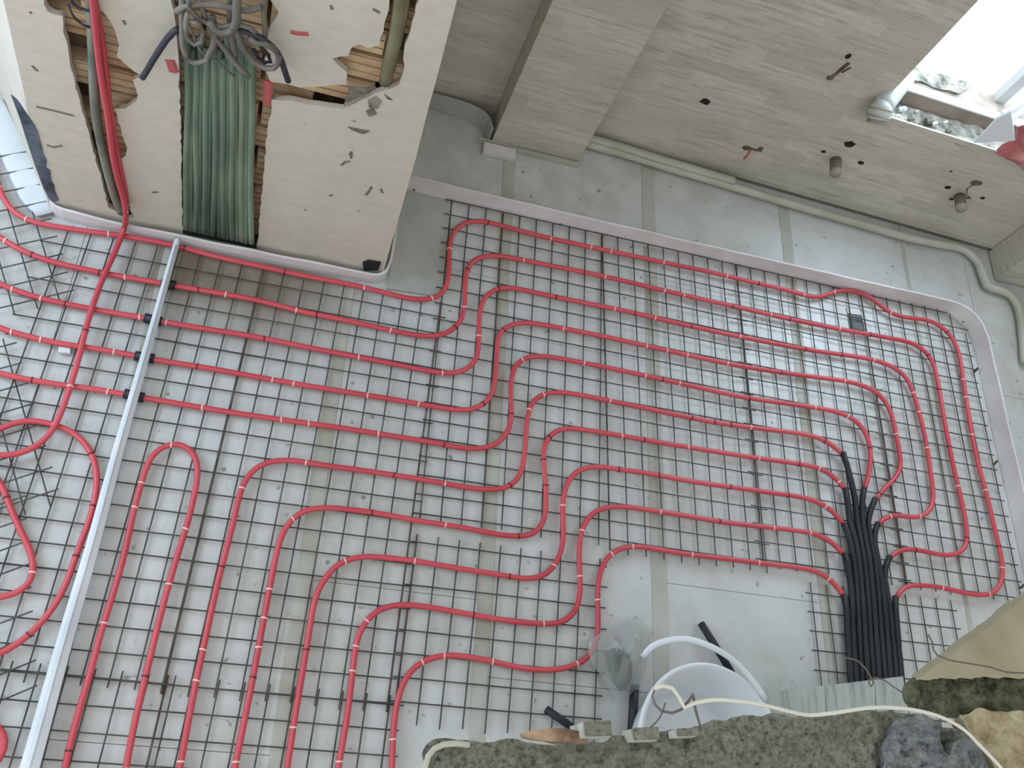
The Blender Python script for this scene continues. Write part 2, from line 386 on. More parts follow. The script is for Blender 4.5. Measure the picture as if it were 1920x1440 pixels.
# sill rubble: rough bed
def hfield(name, poly, zf, res, m, parent=None, skirt=.06, jag=.010, **kw):
    xs = [p[0] for p in poly]; ys = [p[1] for p in poly]
    x0, x1, y0, y1 = min(xs), max(xs), min(ys), max(ys)
    nx = int((x1 - x0) / res) + 1; ny = int((y1 - y0) / res) + 1
    def inside(x, y):
        c = False; n = len(poly); j = n - 1
        for i in range(n):
            if (poly[i][1] > y) != (poly[j][1] > y) and x < (poly[j][0] - poly[i][0]) * (y - poly[i][1]) / (poly[j][1] - poly[i][1]) + poly[i][0]: c = not c
            j = i
        return c
    idx = {}; V = []; Fs = []
    def vid(i, j):
        if (i, j) not in idx:
            x = x0 + i * res; y = y0 + j * res
            jx = noise.noise(Vector((x * 40, y * 40, 3))) * res * .5; jy = noise.noise(Vector((x * 40, y * 40, 9))) * res * .5
            idx[(i, j)] = len(V); V.append(Vector((x + jx, y + jy, zf(x, y))))
        return idx[(i, j)]
    cells = set()
    for i in range(nx):
        for j in range(ny):
            cx = x0 + (i + .5) * res; cy = y0 + (j + .5) * res
            k = noise.noise(Vector((cx * 22, cy * 22, 1.7))) * jag
            if inside(cx + k, cy - k): cells.add((i, j))
    edge = {}
    for (i, j) in cells:
        q = (vid(i, j), vid(i + 1, j), vid(i + 1, j + 1), vid(i, j + 1)); Fs.append(q)
        for d, e in (((0, -1), (q[0], q[1])), ((1, 0), (q[1], q[2])), ((0, 1), (q[2], q[3])), ((-1, 0), (q[3], q[0]))):
            if (i + d[0], j + d[1]) not in cells: edge[e] = 1
    nb_ = {}
    for (a, b_) in edge: nb_.setdefault(a, []).append(b_); nb_.setdefault(b_, []).append(a)
    for _ in range(4):
        new = {}
        for v_, ns in nb_.items():
            if len(ns) == 2: new[v_] = (V[v_] * 2 + V[ns[0]] + V[ns[1]]) / 4
        for v_, p in new.items(): V[v_] = p
    low = {}
    cxm, cym = (x0 + x1) / 2, (y0 + y1) / 2
    def lo(v):
        if v not in low:
            p = V[v]; low[v] = len(V)
            q = Vector((p.x + (cxm - p.x) * .12, p.y + (cym - p.y) * .12, p.z - skirt)); V.append(q)
        return low[v]
    for (a, b_) in edge: Fs.append((a, lo(a), lo(b_), b_))
    me = mk(name, V, Fs, m, parent, **kw)
    return me
def fbm(x, y, s, o=4, seed=0): return noise.fractal(Vector((x * s, y * s, seed)), .9, 2.1, o)
sillpoly = [(WIN[0] + .005, TY(2.3) + .004), (3.9, TY(3.9) + .004), (3.9, TY(3.9) + .195), (WIN[0] + .005, TY(2.3) + .195)]
hfield('sill_rubble', sillpoly, lambda x, y: WIN[2] - .045 + .030 * abs(fbm(x, y, 9)) , .014, M['rubble'], wn, skirt=.02, kind='stuff')
outp = [(WIN[0] + .005, TY(2.3) + .30), (2.9, TY(2.9) + .30), (3.0, TY(3) + .42), (WIN[0] + .005, TY(2.3) + .44)]
hfield('sill_rubble', outp, lambda x, y: WIN[2] + .06 + .04 * abs(fbm(x, y, 7)), .016, M['rubble'], wn, skirt=.02, kind='stuff')
mk('window_frame', *fr, M['aw'], wn)
# small stones lying in the sill rubble, near the drain pipe
for i in range(16):
    x = 2.40 + random.random() * .55; y = TY(x) + .03 + random.random() * .13; r = .010 + random.random() * .014
    V, Fs = tube([Vector((x - r, y, WIN[2] - .02)), Vector((x, y + r * .3, WIN[2] - .01)), Vector((x + r, y + r, WIN[2] - .02))], r * .7, 6)
    mk('rubble_chip', V, Fs, M['paper'] if i % 3 else M['mortar'], wn)
# frame rails leaving to the right, beyond the sill
rt = empty('window_rail', (3.4, 1.0, .9), 'white aluminium window track leaning off the right end of the sill', 'window track')
nb = (.035, 1, 0)
for k, (p, q) in enumerate((((1880, 214), (1960, 168)), ((1888, 226), (1965, 178)))):
    A = bpl(p, nb, .76 + .22); B = bpl(q, nb, .76 + .40)
    mk('rail', *tube([A, A.lerp(B, .5), B], .022, 6), M['aw'], rt)
# white sheet (triangle) and pink cloth on the sill
def wp(p, d): return bpl(p, nb, .76 + d)
tri = [wp((1826, 268), -.012), wp((1903, 264), -.02), wp((1896, 209), .02), wp((1870, 222), .02)]
mk('paper_sheet', *prism(tri, (0, .012, .004)), M['paper'], label='white folded sheet standing at the front edge of the window sill', cat='sheet')
cl = []
cp = [(1862, 285), (1880, 272), (1904, 262), (1908, 240), (1918, 232), (1950, 240), (1990, 300), (1985, 350), (1925, 322), (1890, 300)]
cc = wp((1925, 288), -.03)
V = [cc + Vector((0, -.05, .02))]
ring = []
for t in (.5, 1.):
    for p in catmull([wp(q, .02 if t == 1 else -.02) for q in cp] + [wp(cp[0], .02 if t == 1 else -.02)], 99): pass
rings = []
base = [wp(q, .01) for q in cp]
base = catmull(base + [base[0]], .03)[:-1]
for k, t in enumerate((.25, .5, .75, 1.)):
    ids = []
    for i, p in enumerate(base):
        q = cc.lerp(p, t); q = q + Vector((0, -.06 * (1 - t * t) + .02 * noise.noise(q * 14), .02 * noise.noise(q * 17)))
        ids.append(len(V)); V.append(q)
    rings.append(ids)
Fs = [(0, rings[0][i], rings[0][(i + 1) % len(base)]) for i in range(len(base))]
for a, b_ in zip(rings, rings[1:]):
    Fs += [(a[i], b_[i], b_[(i + 1) % len(base)], a[(i + 1) % len(base)]) for i in range(len(base))]
ob = mk('cloth', V, Fs, M['clothred'], smooth=True, label='crumpled pink cloth hanging over the right end of the window sill', cat='cloth')

# drain pipe coming down off the sill
dp = empty('drain_pipe', (2.36, .62, .80), 'white plastic drain pipe with ribbed collar coming over the left end of the window sill', 'pipe')
A = wp((1686, 158), .10); B = wp((1652, 203), -.07); C2 = wp((1643, 232), -.13)
mk('pipe_run', *tube(catmull([A + (A - B) * .3, A, B], .05), .062, 14), M['pvc'], dp, smooth=True)
mk('socket', *tube(catmull([B + (A - B) * .02, B, B.lerp(C2, .75)], .04), .068, 14), M['pvc'], dp, smooth=True, label='wider ribbed socket')
mk('pipe_mouth', *tube([B.lerp(C2, .7), C2], .058, 14), M['pvcg'], dp, smooth=True, label='dusty open mouth')
for t in (.02, .5):
    p = B.lerp(C2, t); q = B.lerp(C2, t + .10); mk('collar_ring', *tube([p, q], .073, 14), M['pvcg'], dp, smooth=True)

# pipe stubs and holes in the tiled wall
def wallpt(p, d=0): return bpl(p, nb, .76 + d)
def stub(p, q, r, lab, m, m2):
    A = wallpt(p, .0); B = wallpt(q, -.12); d = (B - A)
    e = empty('pipe_stub', A, lab, 'pipe')
    mk('tube', *tube([A, B], r, 12), m, e, smooth=True)
    mk('end_cap', *tube([B, B + d * .12], r * 1.05, 12), m2, e, smooth=True)
stub((1567, 300), (1567, 322), .036, 'olive grey drain stub sticking out of the tiled wall, left of the other low stub', M['stubg'], M['pvcg'])
stub((1799, 368), (1802, 388), .036, 'olive grey drain stub low on the tiled wall, nearest the right pillar', M['stubg'], M['pvcg'])
def hole(p, w_, h_, seed, m=None, name='wall_hole'):
    c = wallpt(p); rnd = random.Random(seed); n = 12; P = []
    for i in range(n):
        a = 2 * math.pi * i / n; k = .8 + .35 * rnd.random()
        x = c.x + math.cos(a) * w_ * k; P.append(Vector((x, TY(x) - .002, c.z + math.sin(a) * h_ * k)))
    # rim proud of the tile, floor of the hole dark
    V = P + [Vector((p_.x + (c.x - p_.x) * .2, p_.y - .003, p_.z + (c.z - p_.z) * .2)) for p_ in P] + [c + Vector((0, -.001, 0))]
    Fs = [(i, (i + 1) % n, n + (i + 1) % n, n + i) for i in range(n)] + [(n + i, n + (i + 1) % n, 2 * n) for i in range(n)]
    mk(name, V, Fs, m or M['dark'], wb)
for k, (p, w_, h_) in enumerate([((1322, 190), .035, .024), ((1591, 105), .016, .022), ((1556, 146), .022, .016), ((1400, 277), .028, .022), ((1426, 279), .02, .02),
                                 ((1593, 270), .036, .028), ((1544, 284), .018, .012), ((1614, 305), .022, .016), ((1830, 343), .042, .026),
                                 ((1777, 351), .022, .016), ((1842, 371), .018, .012), ((1783, 321), .012, .005), ((1784, 373), .014, .012)]):
    hole(p, w_, h_, k + 3, M['mortar_d'] if k in (2, 3, 4) else M['rockd'] if k in (8,) else None)
def mark(P, r, m, d=-.002, name='wall_mark', parent=None):
    mk(name, *tube(catmull([wallpt(p, d) for p in P], .03), r, 6, flat=.3), m, parent or wb)
mark([(1562, 143), (1572, 135), (1582, 126), (1592, 118)], .012, M['mortar_d']); mark([(1578, 136), (1588, 130), (1595, 126)], .008, M['mortar_d'])
M['redpen'] = mat('red_stain', srgb(170, 92, 84), .8)
mark([(1407, 281), (1402, 290), (1395, 299)], .008, M['redpen'])
mark([(1404, 276), (1415, 280), (1428, 282)], .014, M['mortar_d'])
mark([(1824, 347), (1813, 354), (1812, 364), (1820, 371)], .007, M['stubg'])
mark([(1820, 371), (1808, 370), (1796, 371)], .012, M['stubg'])

# ------------------------------------------------------------------ edge foam along the tiled walls
def ribbon(P, z0, z1, th, m, name, parent, step=.06, wob=.0, lean=0.0):
    P = catmull([Vector((p[0], p[1], 0)) for p in P], step); n = len(P); V = []; Fs = []
    for i, p in enumerate(P):
        t = (P[min(i + 1, n - 1)] - P[max(i - 1, 0)]).normalized(); s = Vector((-t.y, t.x, 0))
        wz = wob * noise.noise(Vector((p.x * 4, p.y * 4, 5)))
        for a, zz in ((0, z0), (1, z0), (1, z1 + wz), (0, z1 + wz)):
            k = (zz - z0) / (z1 - z0) * lean
            V.append(p + s * (a * th + k) + Vector((0, 0, zz)))
    for i in range(n - 1):
        for k in range(4): Fs.append((i * 4 + k, i * 4 + (k + 1) % 4, i * 4 + 4 + (k + 1) % 4, i * 4 + 4 + k))
    Fs += [(0, 1, 2, 3), (n * 4 - 1, n * 4 - 2, n * 4 - 3, n * 4 - 4)]
    return mk(name, V, Fs, m, parent)
ef = empty('backer_rod', (2.2, .6, 0), 'long cream foam roll lying along the foot of the tiled wall', 'foam roll')
rp = [(1096, 268), (1160, 286), (1230, 308), (1340, 340), (1467, 378), (1560, 405), (1640, 428), (1700, 445), (1760, 458), (1806, 468), (1832, 490), (1843, 518), (1850, 536), (1870, 543), (1893, 553), (1908, 575), (1916, 620), (1921, 680)]
P = catmull([bz(p, .03) for p in rp], .04)
mk('foam_roll', *tube(P, lambda t: .027 + .004 * noise.noise(Vector((t * 14, 0, 0))), 10), M['foam2'], ef, smooth=True)
mk('foam_flap', *tube([p + Vector((0, .02, .035)) for p in P[:int(len(P) * .28)]], .030, 8, flat=.6), M['foam2'], ef, smooth=True)
e2 = empty('edge_film', (-.1, .6, 0), 'grey plastic edge film curving round the dark niche behind the plastered block', 'plastic film')
ribbon([(-.5, .66), (-.25, .655), (-.05, .645), (.06, .62), (.125, .57), (.15, .50)], -.005, .13, .008, M['greyboard'], 'film_strip', e2, .04, .01)
e3 = empty('edge_film', (.45, .46, 0), 'pale plastic edge film folded along the foot of the tiled column', 'plastic film')
ribbon([(.10, .49), (.2, .485), (.45, .48), (.74, .478)], -.005, .035, .008, M['foam2'], 'film_strip', e3, .04, .004)
mk('film_fold', *box(.13, .33, .40, .475, -.004, .03), M['foam'], e3, label='shiny folded patch of clear film')

# ------------------------------------------------------------------ foam curb round the meshed field
fs = empty('edge_strip', (1.8, 0, 0), 'pinkish white foam edge strip standing round the far side of the mesh field', 'foam strip')
path = [(-.30, .012), (0, .006), (.6, .004), (1.3, .002), (2.0, .004), (2.8, .008), (3.25, .01), (3.40, -.005), (3.50, -.06), (3.545, -.18), (3.555, -.4), (3.56, -.8), (3.57, -1.2), (3.575, -1.7), (3.58, -2.2)]
ribbon(path, -.006, .115, .012, M['foam'], 'foam_band', fs, .05, .006, .008)
nail = [(775, 357), (1050, 421), (1253, 466), (1481, 513), (1673, 559), (1784, 589), (1805, 604), (1826, 698), (1862, 872), (1913, 1103)]
for p in nail:
    q = bz(p, .01)
    mk('nail', *tube([q, q + Vector((.012, .02, .03))], .008, 6), M['rust'], fs)
# grey sheet between block and strip
mk('insulation_sheet', *prism([bz(p, .004) for p in ((762, 349), (845, 368), (846, 420), (839, 480), (836, 540), (822, 556), (726, 541), (745, 420))], (0, 0, -.011)), M['greyboard'],
   label='smooth pale grey insulation sheet between the plastered block and the mesh', cat='insulation sheet')

# ------------------------------------------------------------------ plastered block with chased slots
PY = -.60
wl = empty('wall_left', (-1.2, PY, 0), kind='structure')
def inpoly(x, z, poly):
    c = False; j = len(poly) - 1
    for i in range(len(poly)):
        if (poly[i][1] > z) != (poly[j][1] > z) and x < (poly[j][0] - poly[i][0]) * (z - poly[i][1]) / (poly[j][1] - poly[i][1]) + poly[i][0]: c = not c
        j = i
    return c
slotA = [(118, 28), (120, 60), (124, 80), (130, 110), (142, 165), (158, 222), (170, 265), (190, 335), (203, 388), (222, 398), (235, 412), (252, 408), (246, 396), (238, 372), (232, 340), (226, 318), (221, 300), (236, 292), (240, 278), (232, 262), (228, 242), (218, 215), (214, 203), (236, 204), (257, 190), (257, 168), (250, 150), (268, 143), (238, 124), (217, 105), (222, 85), (218, 62), (206, 42), (192, 20), (182, 2), (176, -25), (90, -25), (82, 8), (88, 22), (104, 27)]
slotB = [(329, 62), (332, 90), (335, 130), (338, 200), (340, 300), (341, 360), (342, 428), (400, 443), (481, 461), (484, 440), (489, 380), (495, 320), (500, 255), (508, 208), (510, 186), (545, 190), (580, 197), (640, 205), (652, 200), (690, 182), (716, 170), (735, 166), (750, 160), (757, 138), (757, 97), (763, 72), (773, 42), (784, 0), (790, -25), (731, -25), (727, 20), (720, 45), (712, 84), (690, 90), (676, 82), (658, 90), (652, 104), (624, 108), (632, 122), (650, 134), (649, 158), (626, 160), (600, 163), (560, 163), (508, 154), (500, 140), (495, 125), (505, 60), (518, 40), (524, 24), (510, 4), (500, -25), (318, -25), (326, 20)]
HS = [[(by(p, PY).x, by(p, PY).z) for p in s_] for s_ in (slotA, slotB)]
outline = [(-2.035, .0), (-.372, .0), (-.385, .4), (-.40, 1.0), (-.415, 1.3), (-.425, 1.6), (-.44, 1.92), (-.44, H), (-2.035, H)]
cu = bpy.data.curves.new('wall_outline', 'CURVE'); cu.dimensions = '2D'; cu.fill_mode = 'BOTH'; cu.extrude = .014 * S
rnd = random.Random(4)
def rough_poly(poly, amp, step):
    out = []
    n = len(poly)
    for i in range(n):
        a = Vector((*poly[i], 0)); b_ = Vector((*poly[(i + 1) % n], 0)); k = max(1, int((b_ - a).length / step))
        for j in range(k):
            p = a.lerp(b_, j / k); out.append((p.x + (rnd.random() - .5) * amp, p.y + (rnd.random() - .5) * amp))
    return out
for poly in [outline] + [rough_poly(h, .008, .03) for h in HS]:
    sp = cu.splines.new('POLY'); sp.points.add(len(poly) - 1); sp.use_cyclic_u = True
    for q, p in zip(sp.points, poly): q.co = (p[0] * S, p[1] * S, 0, 1)
co = bpy.data.objects.new('tmp', cu); COL.objects.link(co)
dg = bpy.context.evaluated_depsgraph_get(); me = bpy.data.meshes.new_from_object(co.evaluated_get(dg))
bpy.data.objects.remove(co)
org = Vector(wl['_org'])
for v in me.vertices: v.co = Vector((v.co.x, PY * S + .014 * S + v.co.z, v.co.y)) - org
me.materials.clear(); me.materials.append(M['plaster'])
pf = bpy.data.objects.new('plaster_face', me); COL.objects.link(pf); pf.parent = wl
# body of the block behind: right face, backing
mk('block_core', *join([box(-1.98, -.47, PY + .20, .70, 0, H), box(-.48, -.455, PY + .03, .70, 1.3, H), box(-.48, -.425, PY + .03, .70, 0, 1.3), box(-2.0, -1.97, PY + .03, .5, 0, H)]), M['plaster'], wl)
mk('mortar_bed', *box(-2.03, -.44, PY + .150, PY + .199, 0, 2.4), M['mortar_d'], wl)
# bricks seen in the slots
bw, bh, bt = .44, .125, .085
def brick_mesh():
    V, Fs = join([box(-bw / 2, bw / 2, 0, bt, -bh / 2, bh / 2)])
    # three grooves: ridges on the face
    for k in (-1, 0, 1):
        v, f = box(-bw / 2 + .004, bw / 2 - .004, -.008, .0, k * bh / 3 - .014, k * bh / 3 + .014); kk = len(V); V += v; Fs += [tuple(i + kk for i in q) for q in f]
    me = bpy.data.meshes.new('brick'); me.from_pydata([Vector(v) * S for v in V], [], Fs); me.update(); me.materials.append(M['brick']); return me
bm_ = brick_mesh()
r = 0; zz = .10
while zz < 2.1:
    x = -2.0 + (r % 2) * bw / 2 + bw / 2
    while x < -.62:
        hit = any(inpoly(x + dx, zz + dz, h) for h in HS for dx in (-.2, -.1, 0, .1, .2) for dz in (-.06, 0, .06))
        if hit: put('brick', bm_, wl, (x, PY + .066 + rnd.random() * .02, zz))
        x += bw + .018
    zz += bh + .020; r += 1
# angled left return and bitumen patch
d = Vector((-.52, .85, 0)).normalized(); n_ = Vector((-d.y, d.x, 0)); A = Vector((-2.035, PY, 0)); B = A + d * 2.2
ret = [A, B, B + Vector((.06, .03, 0)), A + Vector((.045, .075, 0))]
wa = mk('wall_left_return', *prism(ret, (0, 0, H)), M['plaster'], kind='structure')
nn = Vector((d.y, -d.x, 0)); nn = nn if nn.dot(CP - A) > 0 else -nn
def ar(p, off=.006): return bpl(p, nn, nn.dot(A) + off)
bp_ = [(20, 178), (30, 186), (38, 196), (50, 215), (64, 235), (71, 250), (77, 272), (81, 290), (87, 302), (86, 315), (94, 320), (95, 338), (101, 348), (103, 360), (110, 376), (100, 380), (90, 370), (82, 354), (66, 312), (51, 267), (37, 222), (25, 190)]
pl = [ar(p) for p in bp_]
# the part of the patch that is right of the corner lies on the front face
pl = [by(q, PY - .004) for q in bp_]
mk('bitumen_patch', *prism(pl, (.0, .005, 0)), M['bitumen'], wl)

# foam along the foot of the block, turning both corners
fb = empty('edge_strip', (-1.2, -.64, 0), 'dusty white foam edge strip along the foot of the plastered block', 'foam strip')
ribbon([*[tuple(bz(p, .075)[:2]) for p in ((-12, 70), (8, 130), (27, 196), (52, 272), (80, 352), (100, 388), (135, 400))], (-1.80, -.645), (-1.6, -.645), (-1.2, -.65), (-.8, -.65), (-.5, -.645), (-.40, -.64), (-.355, -.60), (-.335, -.5), (-.33, -.2), (-.33, .05)], -.006, .075, .014, M['foam'], 'foam_band', fb, .03, .012)
mk('foam_fold', *tube(catmull([bz(p, .02) for p in ((-15, 190), (10, 245), (35, 305), (58, 352), (78, 388), (84, 402))], .04), lambda t: .075 * (.75 + .25 * t) * (1 if t < .85 else (1.05 - t) / .2 * .6 + .4), 10, flat=.14), M['white'], fb, smooth=True, label='wide white fold of film')
mk('dark_plug', *prism([by(p, PY - .012) for p in ((680, 494), (690, 490), (714, 494), (709, 507), (682, 508))], (0, .02, 0)), M['blackfoam'], fb)
mk('dark_plug', *prism([by(p, PY - .008) for p in ((343, 431), (480, 460), (481, 466), (343, 438))], (0, .03, 0)), M['blackfoam'], fb, label='black strip under the green conduits')

# marks on the plaster
mp = mat('red_paint', srgb(176, 86, 84), .8); mg = mat('grey_chip', srgb(112, 104, 90), .9)
def pmark(P, r, m, name='plaster_mark'):
    mk(name, *tube(catmull([by(p, PY - .001) for p in P], .03), r, 6, up=(0, 1, 0), flat=.3), m, wl)
pmark([(545, 60), (562, 63), (578, 64)], .010, mp); pmark([(318, 112), (322, 122), (326, 135)], .020, mp); pmark([(503, 152), (502, 175), (500, 195)], .018, mp)
for q in ([(640, 310), (648, 303), (656, 303)], [(655, 290), (659, 284), (658, 297)], [(686, 366), (692, 358), (697, 350)], [(714, 354), (717, 362)], [(617, 367), (624, 366)], [(285, 361), (296, 360)],
          [(55, 22), (59, 25)], [(60, 123), (66, 130), (71, 133)], [(231, 38), (235, 46)], [(620, 10), (623, 18)], [(699, 17), (712, 24)], [(571, 393), (574, 394)], [(672, 395), (673, 396)], [(88, 272), (100, 276), (116, 273)], [(68, 200), (95, 206), (138, 217)]):
    pmark(q, .006, mg)
# ragged grey break below the junction box
M['chipg'] = mat('grey_cement_chip', srgb(104, 98, 88), .95, noisy(srgb(72, 68, 60), srgb(140, 134, 122), 22, 5, .5, .006))
for q in ([(654, 166), (648, 185), (644, 200), (664, 186), (690, 172), (705, 164)], [(690, 188), (704, 180), (716, 190), (708, 204), (692, 202)], [(686, 208), (700, 202), (706, 214), (692, 220)], [(720, 176), (728, 182), (736, 188), (726, 186)], [(652, 238), (672, 242), (694, 246), (680, 252), (660, 244)]):
    mk('cement_chip', *prism([by(p, PY - .003) for p in q], (0, .006, 0)), M['chipg'], wl)

# ------------------------------------------------------------------ conduits in the slots
ORD = ['first', 'second', 'third', 'fourth', 'fifth', 'sixth', 'seventh', 'eighth', 'ninth', 'tenth', 'eleventh', 'twelfth', 'thirteenth', 'fourteenth', 'last']
for i in range(15):
    t = i / 14
    P = []
    xb, xt = 349 + t * 121, 352 + t * 118
    for k in range(9):
        s_ = k / 8; wob = 4.2 * noise.noise(Vector((i * 3.1, s_ * 2.2, 0)))
        px = xb + (xt - xb) * s_ + wob; py = (428 + t * 27) * (1 - s_) + s_ * (72 + 38 * (i % 3) * .5)
        P.append(by((px, py), PY - .012 + .01 * ((i % 2))))
    o = mk('green_conduit', *tube(catmull(P, .06), .0148 + .0012 * (i % 2), 8), M['green'], smooth=True, cat='conduit',
           label='dusty green conduit in the wide wall slot, ' + ORD[i] + ' from the left', group='green conduits in the wide slot', base=P[0])
def cable(pts, y, r, m, label, seg=6, cat='cable', name='cable', y2=None):
    n = len(pts); P = [by(p, y + ((y2 if y2 is not None else y) - y) * i / (n - 1)) for i, p in enumerate(pts)]
    return mk(name, *tube(catmull(P, .03), r, seg), m, smooth=True, label=label, cat=cat)
cable([(168, -20), (172, 40), (174, 90), (176, 160), (180, 215), (188, 262), (200, 315), (214, 365), (228, 398)], PY + .005, .021, M['conduit'], 'dusty grey green conduit in the narrow left slot beside the red pipe', 8, 'conduit', 'conduit')
cable([(752, -20), (748, 20), (742, 60), (735, 95), (728, 125), (722, 155)], PY + .012, .026, M['olive'], 'olive corrugated conduit dropping into the brick hole at the right', 8, 'conduit', 'conduit')
cable([(762, -20), (757, 20), (749, 60), (741, 95), (733, 130)], PY + .02, .018, M['olive'], 'thinner olive conduit behind the olive one over the brick hole', 8, 'conduit', 'conduit')
cable([(335, 54), (325, 60), (313, 73), (304, 86), (295, 100), (286, 114), (278, 128), (267, 146)], PY - .06, .013, M['darkcable'], 'stiff dark blue cable end pointing down to the left of the tangle')
cable([(432, 52), (440, 60), (457, 58), (482, 67), (499, 78), (510, 87), (519, 97), (525, 108), (530, 120), (534, 133), (541, 153)], PY - .08, .012, M['darkcable'], 'dark cable end hanging at the right side of the tangle')
cable([(440, 55), (447, 70), (457, 92), (473, 113), (485, 122), (498, 128), (512, 128), (521, 121), (523, 107), (515, 92), (498, 82), (480, 80), (468, 70)], PY - .09, .012, M['greycable'], 'grey cable looped below the right of the tangle')
cable([(343, -20), (341, 20), (342, 50), (343, 87), (353, 112), (362, 117), (370, 118), (387, 112), (394, 98), (400, 86), (404, 60), (398, 30)], PY - .07, .012, M['greycable'], 'grey cable hanging in a loop at the left of the tangle')
cable([(434, -20), (432, 33), (435, 67), (438, 93), (440, 110)], PY - .05, .015, M['greycable'], 'thick grey cable hanging straight down through the tangle')
cable([(448, -20), (443, 15), (444, 35), (440, 50), (432, 58), (417, 62), (403, 55), (392, 40)], PY - .10, .016, M['greycable'], 'thick grey cable curling left across the top of the tangle')
cable([(372, -10), (380, 18), (393, 52), (405, 72), (417, 87), (429, 102), (440, 117), (455, 132), (468, 145)], PY - .07, .011, M['greycable'], 'grey green cable crossing diagonally over the green conduits')
cable([(355, 45), (364, 70), (377, 97), (392, 107), (407, 115), (420, 128), (440, 144)], PY - .06, .005, M['greycable'], 'thin grey wire trailing over the green conduits')
cable([(492, -20), (494, 10), (495, 33), (497, 67), (492, 82)], PY - .06, .010, M['greycable'], 'grey cable hanging at the right edge of the wide slot')
cable([(350, -15), (356, 15), (370, 35), (392, 45), (418, 50), (445, 45), (468, 52), (480, 62)], PY - .09, .010, M['greycable'], 'grey cable sagging across the tangle from left to right')
cable([(330, 22), (345, 12), (372, 8), (400, 8), (430, 14), (460, 20), (490, 14)], PY - .08, .012, M['greycable'], 'grey cable tied across the top of the green conduits')
cable([(352, 25), (348, 50), (352, 72), (364, 84), (378, 78), (382, 60), (374, 44), (360, 40)], PY - .11, .010, M['greycable'], 'small grey cable coil at the left of the tangle')
cable([(470, 62), (482, 76), (492, 92), (504, 104), (508, 116), (498, 118), (484, 108), (474, 92)], PY - .06, .008, M['darkcable'], 'small dark coil inside the right loop of the tangle')
cable([(130, -20), (136, 6), (150, 17), (165, 20), (178, 20)], PY - .03, .006, M['darkcable'], 'thin dark wire strung across the top of the narrow left slot')
cable([(128, 10), (134, 24), (142, 36), (155, 46), (168, 52)], PY - .02, .005, M['darkcable'], 'thin dark wire sagging below the other in the narrow left slot')

# ------------------------------------------------------------------ steel mesh sheets
def wire(P, r=.0052, seg=5): return tube(P, r, seg, caps=True)
def mesh_sheet(label, ox, oy, ux, uy, nu, nv, ou=(.03, .03), ov=(.03, .03), zoff=0.0, cut=None, m='wire', thick=(), mapf=None):
    """(ox,oy) first node, ux = column step vector (along x), uy = row step vector; nu columns, nv rows"""
    ux = Vector(ux); uy = Vector(uy); o0 = Vector((ox, oy))
    def P(a, b_, z):
        q = o0 + ux * a + uy * b_
        return Vector((q.x, q.y, z))
    c = P((nu - 1) / 2, (nv - 1) / 2, 0)
    e = empty('mesh_sheet', c, label, 'steel mesh', 'welded steel mesh sheets on the floor')
    lu = ou[0] / ux.length, ou[1] / ux.length; lv = ov[0] / uy.length, ov[1] / uy.length
    def runs(fn, n):       # split a wire where the cut-out says so
        out = []; cur = []
        for s_ in range(n + 1):
            if cut and cut(*fn(s_)):
                if len(cur) > 1: out.append(cur)
                cur = []
            else: cur.append(fn(s_))
        if len(cur) > 1: out.append(cur)
        return out
    for i in range(nu):      # wires along uy (long wires)
        j1 = random.uniform(-.08, .08)
        K = nv * 2
        f = lambda s_, i=i: (i, -lv[0] + (nv - 1 + lv[0] + lv[1] + j1) * s_ / K)
        for run in runs(f, K):
            a, b_ = run[0], run[-1]; mid = run[len(run) // 2]
            w = .12 * random.uniform(-.35, .35)
            pts = [P(a[0], a[1], zoff), P(mid[0] + w * .3, mid[1], zoff + .001), P(b_[0], b_[1], zoff)]
            mk('long_wire', *wire(pts, .0050 if i in thick else .0036), M['rust'] if i in thick else M[m], e)
    for j in range(nv):
        j1 = random.uniform(-.08, .08)
        K = nu * 2
        f = lambda s_, j=j: (-lu[0] + (nu - 1 + lu[0] + lu[1] + j1) * s_ / K, j)
        for run in runs(f, K):
            a, b_ = run[0], run[-1]; mid = run[len(run) // 2]
            pts = [P(a[0], a[1], zoff + .008), P(mid[0], mid[1] + random.uniform(-.03, .03), zoff + .009), P(b_[0], b_[1], zoff + .008)]
            mk('cross_wire', *wire(pts, .0036), M[m], e)
    return e
Z0 = .006
g = .1
# far field, four sheets side by side
skew = lambda k: (-.0028 * 1, -.0995)
mesh_sheet('steel mesh sheet at the far left of the field, against the grey insulation sheet', -.03, -.003, (.1031, .0005), (-.0008, -.0995), 10, 20, (.04, .03), (.03, .03), Z0, thick=(3,),
           cut=None)
mesh_sheet('second steel mesh sheet from the left along the far foam strip', .90, .0, (.1, -.0005), (.0022, -.0995), 10, 20, (.05, .03), (.03, .06), Z0 + .004, thick=(0,), cut=lambda a, b_: False)
mesh_sheet('third steel mesh sheet from the left along the far foam strip', 1.80, .0, (.1, -.0003), (.0015, -.0990), 10, 20, (.05, .03), (.03, .03), Z0, thick=(0,), cut=None)
mesh_sheet('steel mesh sheet in the far right corner under the outer pipe bends', 2.70, -.005, (.0985, -.0003), (.0008, -.0995), 9, 20, (.05, .02), (.02, .03), Z0 + .004, thick=(0,), cut=lambda a, b_: (b_ < .9 and a > 7.2))
# small piece at the tube bundle
mesh_sheet('short steel mesh piece under the black tube bundle', 2.105, -2.03, (.1, .001), (.001, -.1), 10, 7, (.04, .03), (.06, .05), Z0, cut=lambda a, b_: False)
